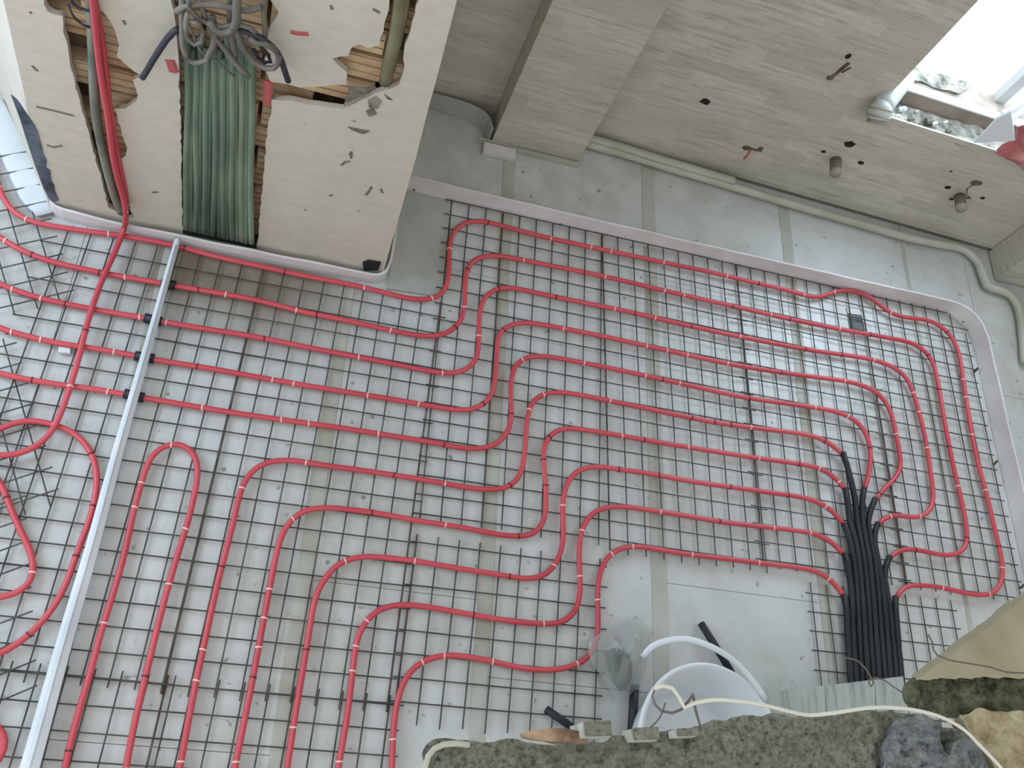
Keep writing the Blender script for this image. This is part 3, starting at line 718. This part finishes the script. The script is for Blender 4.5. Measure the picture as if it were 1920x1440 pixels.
# near field, left part (spacing is a little wider)
mesh_sheet('near steel mesh sheet right of centre, under the step in the pipes', -.052, -2.035, (.1046, .0002), (-.0036, -.1042), 10, 8, (.03, .04), (.04, .10), Z0, thick=(0,))
mesh_sheet('steel mesh sheet in the middle, beside the corner of the plastered block', -.985, -.79, (.1045, .0005), (-.0036, -.1047), 10, 20, (.05, .04), (.10, .04), Z0 + .004, thick=(0, 9))
mesh_sheet('steel mesh sheet crossed by the white joint profile, in front of the wall slots', -1.93, -.79, (.1045, .0002), (-.0036, -.1047), 10, 20, (.10, .04), (.10, .04), Z0, thick=())
mesh_sheet('steel mesh sheet at the bottom edge under the straight pipe runs', -1.045, -2.78, (.1045, .0), (-.0036, -.1047), 10, 8, (.05, .06), (.04, .04), Z0, thick=(0,))
mesh_sheet('steel mesh sheet at the bottom left corner, left of the joint profile', -2.06, -2.78, (.1045, .0), (-.0036, -.1047), 11, 8, (.05, .03), (.04, .04), Z0 + .004, thick=())
# turned sheets of the room at the left
a0 = math.radians(30.5); U = Vector((-math.cos(a0), -math.sin(a0))); Wd = Vector((.46, -.888)).normalized()
p0 = bz((26, 330)); 
mesh_sheet('turned steel mesh sheet running out of the picture at the upper left', -2.265, -.33, U * .1, Wd * .104, 10, 9, (.075, .03), (.04, .04), Z0 + .012)
mesh_sheet('turned steel mesh sheet at the left edge beside the looped red pipes', -2.03, -1.38, U * .1, Wd * .106, 10, 8, (.05, .03), (.04, .06), Z0 + .012)
mesh_sheet('turned steel mesh sheet lapping under the joint profile at the lower left', -1.93, -2.16, U * .1, Vector((.30, -.95)).normalized() * .1, 9, 9, (.19, .03), (.04, .04), Z0 + .012)

# ------------------------------------------------------------------ red pipes
R = .0138
def tie_mesh(m, r):
    V, Fs = tube([Vector((-.0035, 0, 0)), Vector((.0035, 0, 0))], r, 10, up=(0, 0, 1)); 
    me = bpy.data.meshes.new('cable_tie'); me.from_pydata([Vector(v) * S for v in V], [], Fs); me.update(); me.materials.append(m); return me
TW, TD = tie_mesh(M['tie_w'], R * 1.14), tie_mesh(M['tie_d'], R * 1.14)
def pipe(pts, label, z=.026, zs=None, nodes_every=.34, dark=.35, P3=None):
    P = P3 if P3 else [bz(p, (zs[i] if zs else z)) for i, p in enumerate(pts)]
    C_ = smoothp(catmull(P, .025), 6)
    o = mk('heating_pipe', *tube(C_, R, 10), M['red'], smooth=True, label=label, cat='pipe')
    L = 0; nxt = random.uniform(.1, .3)
    for a, b_ in zip(C_, C_[1:]):
        L += (b_ - a).length
        if L > nxt and b_.z < .2:
            t = (b_ - a).normalized()
            put('cable_tie', TD if random.random() < dark else TW, o, a, (0, 0, math.atan2(t.y, t.x) + random.uniform(-.15, .15)))
            nxt = L + random.choice((.1, .2, .3, .3, .4)) * random.uniform(.9, 1.1) * nodes_every / .3
    return o
pipe([(-30, 300), (-8, 335), (2, 362), (8, 378), (20, 393), (45, 412), (75, 421), (100, 424), (150, 432), (235, 443), (335, 462), (400, 480), (478, 497), (580, 519), (655, 533), (727, 550), (762, 559), (800, 562.5), (820, 559), (836, 542), (842, 512), (842, 482), (843, 460), (850, 433), (863, 419), (883, 414), (907, 415), (947, 425), (1010, 442), (1130, 468), (1273, 498), (1340, 512), (1407, 528), (1480, 545), (1513, 555), (1540, 557), (1563, 547), (1587, 544), (1613, 548), (1640, 563), (1663, 583), (1690, 594), (1740, 600), (1763, 610), (1783, 628), (1795, 653), (1803, 693), (1815, 773), (1833, 867), (1850, 927), (1865, 993), (1875, 1033), (1881, 1073), (1878, 1093), (1867, 1110), (1847, 1117), (1813, 1113), (1773, 1103), (1737, 1098), (1703, 1097), (1688, 1103), (1681, 1120)],
     'outermost red heating pipe, hugging the block and the far foam strip')
pipe([(-30, 425), (0, 445), (30, 465), (70, 482), (112, 495), (160, 505), (200, 514), (245, 521), (300, 531), (412, 550), (487, 564), (565, 584), (650, 601), (750, 623), (790, 630), (825, 630), (847, 622), (862, 607), (870, 585), (872, 553), (872, 523), (877, 497), (890, 485), (913, 479), (947, 481), (1007, 493), (1127, 517), (1267, 550), (1380, 575), (1480, 598), (1580, 618), (1663, 633), (1707, 642), (1730, 653), (1747, 673), (1757, 710), (1769, 780), (1783, 853), (1798, 920), (1810, 973), (1814, 1010), (1812, 1027), (1800, 1038), (1773, 1042), (1747, 1037), (1717, 1030), (1690, 1030), (1677, 1035), (1668, 1047)],
     'second red heating pipe from the outside, one lane inside the outermost')
pipe([(-30, 518), (0, 533), (35, 547), (87, 562), (170, 579), (225, 589), (272, 596), (302, 603), (400, 619), (475, 631), (595, 655), (710, 677), (785, 692), (820, 699), (857, 700), (875, 694), (892, 680), (897, 657), (898, 613), (899, 580), (905, 560), (917, 547), (933, 539), (953, 538), (1000, 548), (1067, 562), (1190, 587), (1280, 608), (1387, 631), (1523, 657), (1630, 673), (1673, 687), (1697, 703), (1710, 730), (1725, 780), (1738, 840), (1745, 890), (1750, 923), (1749, 950), (1740, 965), (1723, 971), (1700, 969), (1677, 965), (1660, 967), (1650, 973), (1645, 984)],
     'third red heating pipe from the outside, entering the black bundle from the right')
pipe([(-30, 600), (0, 616), (65, 634), (110, 644), (200, 657), (252, 667), (287, 674), (400, 692), (460, 703), (580, 724), (737, 749), (850, 768), (887, 769), (907, 760), (922, 745), (928, 717), (931, 680), (932, 650), (935, 623), (947, 612), (968, 605), (1000, 606), (1127, 630), (1250, 657), (1393, 687), (1513, 705), (1597, 717), (1640, 732), (1660, 750), (1672, 777), (1683, 830), (1689, 863), (1687, 887), (1673, 902), (1657, 917), (1641, 937)],
     'fourth red heating pipe from the outside, with a kinked end at the bundle')
pipe([(-30, 692), (0, 700), (37, 709), (130, 724), (180, 730), (235, 740), (270, 746), (400, 768), (485, 781), (568, 792.5), (650, 804), (757, 821), (803, 828), (880, 842), (913, 840), (937, 830), (952, 815), (958, 793), (959, 760), (957, 727), (960, 700), (970, 678), (993, 668), (1030, 669), (1127, 687), (1250, 713), (1397, 745), (1513, 762), (1570, 772), (1590, 779), (1608, 790), (1623, 810), (1632, 840), (1632, 873), (1627, 897), (1621, 918)],
     'fifth red heating pipe, innermost of the lanes that cross the white profile')
pipe([(115, 1475), (122, 1437), (143, 1350), (167, 1270), (187, 1193), (210, 1120), (233, 1040), (247, 975), (255, 940), (265, 907), (275, 870), (287, 848), (307, 833), (335, 829), (355, 837), (370, 857), (373, 882), (366, 920), (352, 980), (333, 1040), (307, 1130), (287, 1210), (270, 1280), (253, 1353), (236, 1440), (231, 1475)],
     'red heating pipe bent in a tight hairpin right beside the white profile')
pipe([(330, 1475), (337, 1440), (363, 1300), (383, 1207), (407, 1097), (433, 997), (442, 960), (446, 937), (452, 915), (462, 895), (477, 877), (495, 866), (515, 862), (550, 863), (597, 871), (678, 882), (797, 900), (880, 915), (913, 918), (947, 918), (967, 907), (978, 887), (984, 850), (986, 820), (988, 780), (993, 757), (1007, 742), (1028, 735), (1060, 736), (1160, 755), (1280, 780), (1347, 793), (1437, 805), (1513, 815), (1547, 825), (1567, 840), (1580, 852)],
     'red heating pipe ending in the tallest black tube of the bundle')
pipe([(434, 1475), (440, 1440), (470, 1293), (493, 1170), (513, 1063), (521, 1025), (528, 997), (536, 982), (545, 970), (560, 959), (580, 952), (600, 951), (625, 952), (707, 962), (787, 977), (873, 990), (930, 1002), (973, 1006), (1000, 1003), (1017, 990), (1023, 968), (1024, 945), (1024, 920), (1020, 880), (1018, 853), (1022, 827), (1034, 811), (1057, 803), (1090, 805), (1140, 813), (1257, 833), (1407, 857), (1527, 875), (1557, 887), (1573, 903), (1586, 920)],
     'red heating pipe meeting the bundle second from the top on its left side')
pipe([(534, 1475), (538, 1440), (560, 1303), (580, 1183), (590, 1120), (600, 1098), (607, 1085), (618, 1070), (634, 1055.5), (654, 1046), (674, 1043), (695, 1043), (735, 1046.7), (777, 1051.5), (860, 1066), (933, 1077), (987, 1086), (1017, 1082), (1040, 1063), (1053, 1033), (1057, 1003), (1055, 974), (1054, 949), (1055, 924), (1059, 909), (1067, 895), (1080, 883), (1096, 877), (1115, 874), (1134, 875.6), (1160, 880), (1225, 889), (1280, 900), (1440, 923), (1507, 933), (1540, 943), (1563, 960), (1584, 985)],
     'red heating pipe meeting the bundle third from the top on its left side')
pipe([(630, 1475), (634, 1440), (650, 1350), (660, 1270), (670, 1190), (678, 1173), (692, 1154), (708, 1141), (729, 1133), (749, 1131.6), (769, 1133), (808, 1139), (887, 1153), (960, 1165), (1007, 1169), (1040, 1171), (1063, 1165), (1080, 1150), (1087, 1127), (1088, 1093), (1086, 1057), (1086, 1017), (1090, 993), (1097, 977), (1110, 961), (1127, 952), (1146, 949), (1162, 948.5), (1195, 953), (1280, 966), (1357, 979), (1510, 997), (1543, 1005), (1563, 1018), (1584, 1042)],
     'red heating pipe meeting the bundle fourth from the top on its left side')
pipe([(733, 1475), (735, 1440), (738, 1360), (745, 1313), (753, 1283), (773, 1253), (800, 1236), (833, 1228), (873, 1231), (923, 1240), (973, 1252), (1023, 1257), (1060, 1254), (1093, 1242), (1112, 1225), (1120, 1205), (1122, 1180), (1121, 1147), (1121, 1093), (1127, 1063), (1138, 1044), (1150, 1032), (1164, 1025.5), (1187, 1023), (1215, 1027), (1280, 1038), (1430, 1056), (1520, 1068), (1553, 1082), (1570, 1098), (1583, 1120)],
     'innermost red heating pipe, running under the plastic bag', dark=.1)
pipe([(-30, 815), (-10, 812), (0, 806), (20, 793), (45, 788), (70, 788), (100, 795), (130, 805), (155, 825), (172, 850), (182, 880), (183, 910), (175, 950), (165, 985), (150, 1020), (135, 1065), (120, 1105), (100, 1140), (75, 1170), (45, 1200), (0, 1227), (-30, 1238)],
     'red heating pipe in a wide loop left of the white profile', dark=.8)
pipe([(-30, 880), (0, 898), (12, 935), (25, 965), (40, 1000), (57, 1030), (66, 1060), (63, 1090), (45, 1110), (25, 1120), (0, 1124), (-30, 1122)],
     'red heating pipe bulging in from the left edge inside the wide loop', dark=.8)
pipe([(-30, 1350), (0, 1356), (12, 1365), (21, 1385), (17, 1410), (5, 1432), (-30, 1450)],
     'short red pipe bend at the very bottom left corner', dark=.8)
# riser: comes down the narrow slot and crosses the lanes
wallp = [by(p, PY - .03) for p in ((170, -25), (176, 20), (180, 60), (185, 110), (192, 160), (200, 205), (206, 250), (213, 300), (222, 340), (232, 372))] + [by((236, 398), PY - .06)]
flo = [bz(p, .05) for p in ((234, 425), (225, 450), (210, 485), (193, 520), (180, 555), (165, 600), (155, 640), (148, 670), (138, 705), (125, 745), (110, 785), (95, 813), (70, 838), (38, 852), (0, 855), (-30, 852))]
pipe(None, 'red pipe dropping out of the narrow wall slot and crossing over the lanes', P3=wallp + flo, nodes_every=.8)
cable([(172, -25), (180, 20), (190, 70), (198, 130), (204, 190), (212, 240), (220, 290), (226, 320), (233, 352), (237, 380)], PY - .005, R, M['red'], 'second red pipe close behind the riser in the narrow wall slot', 8, 'pipe', 'heating_pipe')

# ------------------------------------------------------------------ white joint profile with sleeves
jp = empty('joint_profile', (-1.44, -1.9, 0), 'long white expansion joint profile laid straight across the pipes', 'joint profile')
xa = lambda y: -1.417 - .0225 * (-.64 - y)
def prof(y0, y1, w0, w1, z0, z1):
    V = []; n = 24
    for i in range(n + 1):
        t = i / n; y = y0 + (y1 - y0) * t; wd = w0 + (w1 - w0) * t; x = xa(y) + .004 * noise.noise(Vector((0, y * 2, 0)))
        V += [(x - wd / 2, y, z0), (x - wd / 2, y, z1 - .012), (x - wd * .22, y, z1), (x + wd * .22, y, z1), (x + wd / 2, y, z1 - .012), (x + wd / 2, y, z0)]
    Fs = []
    for i in range(n):
        for k in range(6): Fs.append((i * 6 + k, i * 6 + (k + 1) % 6, i * 6 + 6 + (k + 1) % 6, i * 6 + 6 + k))
    Fs += [tuple(range(6)), tuple(range(n * 6 + 5, n * 6 - 1, -1))]
    return V, Fs
mk('foam_rail', *prof(-.66, -3.4, .028, .074, .045, .072), M['white'], jp)
mk('centre_rib', *prof(-.70, -3.4, .008, .016, .076, .084), M['white'], jp)
for (a, b_), lab in zip((((303, 530), (329, 536)), ((271, 596), (303, 603)), ((253, 667), (289, 673)), ((233, 738), (270, 746))),
                        ('nearest the plastered block', 'second from the block', 'third from the block', 'farthest from the block')):
    mk('pipe_sleeve', *tube([bz(a, .026), bz(b_, .026)], .024, 12), M['navy'], smooth=True, label='short dark blue sleeve under the white profile, ' + lab, cat='pipe sleeve', group='sleeves under the joint profile')
mk('foam_scrap', *prism([bz(p, .02) for p in ((110, 650), (131, 652), (132, 662), (109, 660))], (0, 0, -.02)), M['white'], label='small white foam scrap beside the crossing pipe', cat='scrap')

# floor drain hole under the film
dr = empty('floor_drain', bz((1606, 600)), 'dark grey floor drain stub seen through the mesh by the second pipe', 'drain')
q = [bz(p, .0) for p in ((1590, 588), (1616, 592), (1622, 620), (1594, 614))]
M['drk'] = mat('drain_grey', srgb(98, 104, 108), .7, noisy(srgb(78, 84, 90), srgb(120, 126, 130), 5, 3, 0))
mk('drain_plate', *prism(q, (0, 0, -.005)), M['drk'], dr)
q2 = [bz(p, .001) for p in ((1588, 577), (1612, 580), (1616, 591), (1590, 587))]
mk('drain_lip', *prism(q2, (0, 0, -.004)), M['foam'], dr, label='pale lip')

# ------------------------------------------------------------------ black tube bundle
bund = [[(1582, 1115), (1587, 1140), (1590, 1200), (1596, 1285)],
        [(1583, 1037), (1590, 1060), (1594, 1090), (1597, 1120), (1600, 1200), (1606.5, 1285)],
        [(1582, 981), (1590, 1000), (1597, 1030), (1602, 1060), (1607, 1120), (1611, 1200), (1617, 1285)],
        [(1585, 916), (1589, 940), (1594, 980), (1603, 1010), (1610, 1050), (1617, 1120), (1622, 1200), (1628, 1285)],
        [(1580, 848), (1588, 872), (1594, 895), (1602, 930), (1607, 975), (1613, 1010), (1620, 1050), (1627, 1120), (1632, 1200), (1638.5, 1285)],
        [(1620, 915), (1617, 940), (1617, 975), (1624, 1015), (1630, 1050), (1637, 1120), (1643, 1200), (1649, 1285)],
        [(1641, 935), (1633, 955), (1628, 980), (1634, 1020), (1640, 1050), (1647, 1120), (1653, 1200), (1660, 1285)],
        [(1646, 981), (1641, 995), (1640, 1020), (1645, 1045), (1650, 1070), (1657, 1120), (1664, 1200), (1670.5, 1285)],
        [(1668, 1043), (1660, 1064), (1658, 1085), (1666, 1125), (1674, 1200), (1681, 1285)],
        [(1679, 1118), (1679, 1140), (1684, 1200), (1691.5, 1285)]]
tips = ['farthest left with the lowest tip on the left side', 'second from the left', 'third from the left', 'fourth from the left', 'the one whose tip reaches highest',
        'straight tip just right of the highest', 'tip leaning right beside the straight one', 'third from the right', 'second from the right', 'farthest right with the lowest tip']
for k, pts in enumerate(bund):
    P = [bz(p, .033 + (.004 if k % 2 else 0)) for p in pts]
    d = (P[-1] - P[-2]).normalized(); P.append(P[-1] + d * .08)
    C_ = catmull(P, .04)
    L = [0]
    for a, b_ in zip(C_, C_[1:]): L.append(L[-1] + (b_ - a).length)
    def rad(t, L=L, k=k):
        s_ = t * (len(L) - 1); return .0168 * (1 + .05 * noise.noise(Vector((k * 5, s_ * .7, 0)))) * (.86 if int(s_ + k * 3) % 11 == 0 and s_ > 2 else 1)
    mk('insulated_tube', *tube(C_, rad, 10), M['blk'], smooth=True, label='black foam tube of the bundle, ' + tips[k], cat='pipe insulation', group='black tubes of the bundle')

# loose black offcuts
def offcut(a, b_, z, lab, r=.0185):
    A, B = bz(a, z), bz(b_, z)
    o = mk('tube_offcut', *tube([A, A.lerp(B, .5) + Vector((0, .003, 0)), B], r, 12), M['blk'], smooth=True, label=lab, cat='pipe insulation')
    d = (B - A).normalized(); mk('bore', *tube([A - d * .0015, A + d * .001], r * .5, 10), M['dark'], o)
offcut((1024, 1330), (1088, 1376), .03, 'black foam tube offcut slanting towards the white block at the bottom')
offcut((1314, 1168), (1372, 1262), .03, 'black foam tube offcut lying on the bare film behind the bucket handle')
offcut((1190, 1285), (1184, 1385), .03, 'black foam tube offcut standing upright in the picture beside the bucket', .022)

# ------------------------------------------------------------------ step with tiled top where the tubes disappear
sp_ = [bz(p, .2) for p in ((1420, 1300), (1480, 1294), (1590, 1283), (1694, 1268), (1712, 1350), (1640, 1420), (1420, 1420))]
st = mk('tiled_step', *prism([p - Vector((0, 0, .013)) for p in sp_], (0, 0, -.18)), M['mortar'], label='low grey step where the black tubes disappear, topped with streaked tiles', cat='step')
lx = [1420, 1547, 1640, 1714]
def topy(x): return 1300 - (x - 1420) * 32 / 274
for a, b_ in zip(lx, lx[1:]):
    q = [bz(p, .2) for p in ((a, topy(a)), (min(b_, 1694) - .8, topy(min(b_, 1694))), (b_ + 6 - .8 if b_ < 1700 else 1712, 1395), (a + 8, 1395))]
    mk('step_tile', *prism(q, (0, 0, -.012)), M['steptile'], st)

# ------------------------------------------------------------------ white bucket
rc = Vector((1.305, -2.865, 0)); r1, r0, h = .350, .270, .30
bk = empty('bucket', (rc.x, rc.y, 0), 'large round white plastic bucket behind the rough ledge', 'bucket')
def lathe(prof_, c, seg=48):
    V = []; Fs = []; n = len(prof_)
    for k in range(seg):
        a = 2 * math.pi * k / seg
        for (r_, z_) in prof_: V.append(c + Vector((math.cos(a) * r_, math.sin(a) * r_, z_)))
    for k in range(seg):
        for i in range(n - 1):
            Fs.append((k * n + i, ((k + 1) % seg) * n + i, ((k + 1) % seg) * n + i + 1, k * n + i + 1))
    return V, Fs
mk('bucket_body', *lathe([(0.001, .0), (r0 - .01, .0), (r0, .01), (r1 - .012, h - .02), (r1 - .014, h), (r1 - .022, h), (r0 - .02, .03), (r0 - .05, .012), (.001, .012)], rc), M['bucket'], bk, smooth=True)
mk('rim', *lathe([(r1 - .016, h - .012), (r1, h - .012), (r1 + .004, h - .004), (r1, h + .006), (r1 - .014, h + .006), (r1 - .018, h)], rc), M['bucket'], bk, smooth=True)
hp = [bz(p, z_) for p, z_ in (((1206, 1232), .32), ((1222, 1213), .36), ((1248, 1202), .40), ((1284, 1198), .42), ((1322, 1208), .42), ((1358, 1226), .40), ((1390, 1252), .36), ((1418, 1285), .33), ((1436, 1312), .31))]
hp[0] = Vector(hp[0]); 
mk('handle', *tube(catmull(hp, .03), .0155, 8, flat=.4), M['bucket'], bk, smooth=True)

# ------------------------------------------------------------------ thin plastic bag
bagc = bz((1162, 1232), .12)
poly = [(1100, 1205), (1120, 1190), (1150, 1180), (1172, 1158), (1196, 1164), (1214, 1192), (1212, 1232), (1204, 1262), (1196, 1292), (1180, 1304), (1166, 1318), (1148, 1312), (1136, 1288), (1122, 1262), (1104, 1240)]
base = catmull([bz(p, .03) for p in poly + [poly[0]]], .03)[:-1]; n = len(base)
V = [bagc + Vector((0, 0, .10))]; rings = []
K = 12
for k in range(1, K + 1):
    t = k / K; ids = []
    for i, p in enumerate(base):
        q = bagc.lerp(p, t); ang = i / n * 2 * math.pi
        fold = .07 * noise.noise(Vector((q.x * 22 + q.y * 5, q.y * 5, 1))) + .03 * noise.noise(Vector((q.x * 60, q.y * 16, 4)))
        hgt = .12 * (1 - t ** 2.2)
        ids.append(len(V)); V.append(Vector((q.x, q.y, .03 + hgt + fold * (1 - t * .3) + .03)))
    rings.append(ids)
Fs = [(0, rings[0][i], rings[0][(i + 1) % n]) for i in range(n)]
for a, b_ in zip(rings, rings[1:]): Fs += [(a[i], b_[i], b_[(i + 1) % n], a[(i + 1) % n]) for i in range(n)]
bag = mk('plastic_bag', V, Fs, M['bag'], smooth=True, label='crumpled grey see-through plastic bag left of the white bucket', cat='bag')
gr = catmull([bz(p, .05) for p in ((1130, 1225), (1150, 1215), (1175, 1225), (1186, 1250), (1180, 1285), (1165, 1298), (1150, 1280), (1138, 1250), (1130, 1225))], .02)
V = [sum(gr, Vector()) / len(gr) + Vector((0, 0, .05))] + [q + Vector((.01 * noise.noise(q * 30), .01 * noise.noise(q * 41), 0)) for q in gr]
mk('bag_contents', V, [(0, i, i + 1) for i in range(1, len(gr))], mat('dark_grey_fabric', srgb(62, 68, 68), .85), bag, label='dark grey lump showing through the film')

# ------------------------------------------------------------------ rough ledge close to the camera
ZL = 2.8
def L2(p, z=ZL): q = bz(p, z); return (q.x, q.y)
ledge = [L2(p) for p in ((780, 1560), (792, 1440), (797, 1410), (808, 1395), (822, 1390), (900, 1386), (1000, 1392), (1060, 1392), (1110, 1390), (1150, 1380), (1180, 1377), (1250, 1374), (1310, 1366), (1345, 1352), (1400, 1350), (1450, 1334), (1520, 1346), (1600, 1338), (1650, 1332), (1700, 1332), (1760, 1345), (1800, 1368), (1830, 1395), (1850, 1440), (1850, 1560))]
def lz(x, y):
    big = fbm(x, y, 6, 3, 2) * .022; mid = fbm(x, y, 34, 5, 5) * .012 - .012 * max(0, fbm(x, y, 75, 2, 9) - .25)
    hx, hy = L2((1768, 1375)); dd = math.hypot((x - hx) / .028, (y - hy) / .030)
    return ZL + big * .6 + mid - (.09 * math.exp(-dd ** 4) if dd < 2 else 0)
led = hfield('mortar_ledge', ledge, lz, .0042, M['mortar'], skirt=.05, label='rough grey mortar ledge top across the bottom of the picture', cat='ledge', smooth=False)
lump = [L2(p) for p in ((1668, 1352), (1690, 1342), (1725, 1341), (1752, 1352), (1757, 1372), (1748, 1392), (1756, 1412), (1772, 1425), (1784, 1400), (1800, 1384), (1822, 1392), (1836, 1412), (1846, 1450), (1850, 1560), (1590, 1560), (1606, 1470), (1640, 1440), (1652, 1400), (1664, 1380))]
hfield('mortar_lump', lump, lambda x, y: ZL + .010 + fbm(x, y, 6, 3, 2) * .013 + .016 * abs(fbm(x, y, 34, 4, 8)), .0042, M['mortarb'], led, skirt=.03, label='bluish lumpy mortar patch')
core_ = [bz((830, 1420), ZL - .06), bz((1200, 1400), ZL - .06), bz((2150, 1330), ZL - .06)]
mk('ledge_core', *prism([Vector((-.2, -3.26, ZL - .03)), Vector((.3, -3.22, ZL - .03)), Vector((1.9, -3.10, ZL - .03)), Vector((1.9, -3.9, ZL - .03)), Vector((-.2, -3.9, ZL - .03))], (0, 0, -.12)), M['mortar'], led)
mk('wall_front', *box(.35, 1.9, -3.75, -3.45, 0, ZL - .16), M['mortar'], kind='structure')
# dark stone block face
dk = [L2(p, ZL - .04) for p in ((1692, 1272), (1760, 1266), (1850, 1262), (1960, 1258), (1960, 1360), (1850, 1345), (1760, 1345), (1705, 1330), (1692, 1300))]
hfield('rough_stone', dk, lambda x, y: ZL - .03 + .015 * fbm(x, y, 8, 3, 1) + .016 * abs(fbm(x, y, 30, 4, 3)), .0042, M['rockd'], label='dark rough stone edge below the beige render at the right', cat='stone', skirt=.04)
sd = [L2(p, ZL + .01) for p in ((1800, 1338), (1860, 1334), (1990, 1340), (1990, 1560), (1862, 1560), (1868, 1440), (1850, 1400), (1825, 1375))]
hfield('sandy_rubble', sd, lambda x, y: ZL + .006 + .02 * fbm(x, y, 6, 3, 7) + .010 * abs(fbm(x, y, 26, 4, 6)), .0042, M['sand'], label='sandy beige mortar in the bottom right corner', cat='mortar', skirt=.04)
bgp = [L2(p, ZL + .02) for p in ((1716, 1276), (1730, 1268), (1762, 1246), (1800, 1214), (1860, 1168), (1922, 1122), (2060, 1020), (2060, 1300), (1920, 1270), (1800, 1272))]
hfield('render_slab', bgp, lambda x, y: ZL + .02 + .004 * fbm(x, y, 7, 3, 2), .0034, M['beige'], label='smooth beige cement render with a slanting edge at the right', cat='render', skirt=.05, jag=.004)

# pale curved cable edge at the left end of the ledge
def lcable(pts, z, r, m, label, cat='cable', name='cable', seg=8, zs=None):
    P = [bz(p, zs[i] if zs else z) for i, p in enumerate(pts)]
    return mk(name, *tube(catmull(P, .012), r, seg), m, smooth=True, label=label, cat=cat)
lcable([(792, 1475), (797, 1440), (803, 1418), (814, 1404), (832, 1396), (856, 1394), (880, 1397)], ZL + .014, .0045, M['foam2'], 'thick cream cable bent round the left corner of the rough ledge')
lcable([(1282, 1327), (1275, 1312), (1270, 1302), (1259, 1291), (1242, 1287), (1228, 1292), (1223, 1305), (1228, 1321), (1240, 1333), (1261, 1337), (1278, 1330), (1292, 1313), (1299, 1302), (1302, 1321), (1308, 1345), (1314, 1364)], ZL + .08, .0022, M['greycable'], 'thin grey cable curled in a loop over the bucket', zs=[ZL + .09] * 13 + [ZL + .07, ZL + .04, ZL + .01])
lcable([(1227, 1291), (1242, 1286), (1260, 1290), (1272, 1306), (1283, 1327), (1300, 1319), (1340, 1312), (1374, 1314), (1426, 1321), (1488, 1336), (1520, 1341), (1561, 1337), (1634, 1327), (1688, 1328), (1728, 1334), (1768, 1346), (1807, 1368), (1837, 1398), (1877, 1440), (1900, 1470)], ZL + .06, .0033, M['cable'], 'cream white cable snaking along the rough ledge', zs=[ZL + .095] * 8 + [ZL + .08, ZL + .06] + [ZL + .045] * 10)
lcable([(1208, 1372), (1222, 1362), (1238, 1344), (1244, 1330), (1247, 1318)], ZL + .05, .0014, M['thinwire'], 'thin wire rising from the middle pale block', 'wire', 'iron_wire', 6, [ZL + .02, ZL + .03, ZL + .05, ZL + .06, ZL + .07])
lcable([(1740, 1190), (1748, 1204), (1750, 1218), (1758, 1229), (1778, 1237), (1817, 1244), (1857, 1251), (1886, 1260), (1940, 1262)], ZL + .05, .0016, M['thinwire'], 'rusty thin wire trailing over the beige render', 'wire', 'iron_wire', 6)
lcable([(1584, 1233), (1600, 1236), (1609, 1240), (1622, 1252), (1632, 1268), (1638, 1280), (1634, 1287), (1629, 1282), (1631, 1274), (1642, 1271), (1658, 1275), (1676, 1288), (1694, 1300)], ZL + .05, .0015, M['thinwire'], 'thin kinked wire sticking out over the black tube bundle', 'wire', 'iron_wire', 6)
# pale blocks and board on the ledge
def block(px, py, wpx, hpx, th_, lab, layers=1):
    c = bz((px, py), ZL + .03); k = (CP.z - ZL) / F; w2, h2 = wpx * k / 2, hpx * k / 2
    e = empty('pale_block', (c.x, c.y, ZL), lab, 'block', 'pale blocks along the ledge')
    zz = ZL - .004
    for l in range(layers):
        a = .10; hh = th_ / layers
        P = [Vector((c.x + sx * w2 * math.cos(a) - sy * h2 * math.sin(a), c.y + sx * w2 * math.sin(a) + sy * h2 * math.cos(a), zz)) for sx, sy in ((-1, -1), (1, -1), (1, 1), (-1, 1))]
        mk('block_layer', *prism(P, (0, 0, hh - .0015)), M['blockm'], e); zz += hh
    P = [Vector((p.x, p.y, zz)) + Vector((.003, .002, 0)) for p in P]
    mk('dark_pad', *prism(P, (0, 0, .004)), M['mortar'], e, label='thin dark pad on top')
block(1108, 1371, 52, 26, .055, 'pale two-layer block standing on the chipboard end, tallest of the three', 2)
block(1207, 1378, 52, 22, .035, 'pale low block half buried in the mortar, middle of the three')
block(1290, 1374, 44, 14, .026, 'pale block almost sunk in the mortar, rightmost of the three')
q = [bz(p, ZL + .034) for p in ((980, 1374), (1000, 1369), (1040, 1365), (1062, 1366), (1095, 1372), (1104, 1392), (1050, 1391), (1000, 1386), (982, 1382))]
mk('chipboard_scrap', *prism(q, (0, 0, -.014)), M['chip'], label='thin brown chipboard scrap lying on the ledge', cat='board')
q = [bz(p, ZL + .024) for p in ((984, 1389), (1020, 1391), (1044, 1397), (1010, 1395))]
mk('wood_splinter', *prism(q, (0, 0, -.004)), M['blockm'], label='pale thin splinter under the chipboard scrap', cat='splinter')

mk('unseen_ceiling_strip', *box(-2.2, 4.5, -.75, 1.2, H + .01, H + .2), M['plaster'], kind='structure')  # unseen ceiling strip, cut back to brighten the tiles and keep the niche dark
for o in bpy.data.objects:
    if '_org' in o: del o['_org']
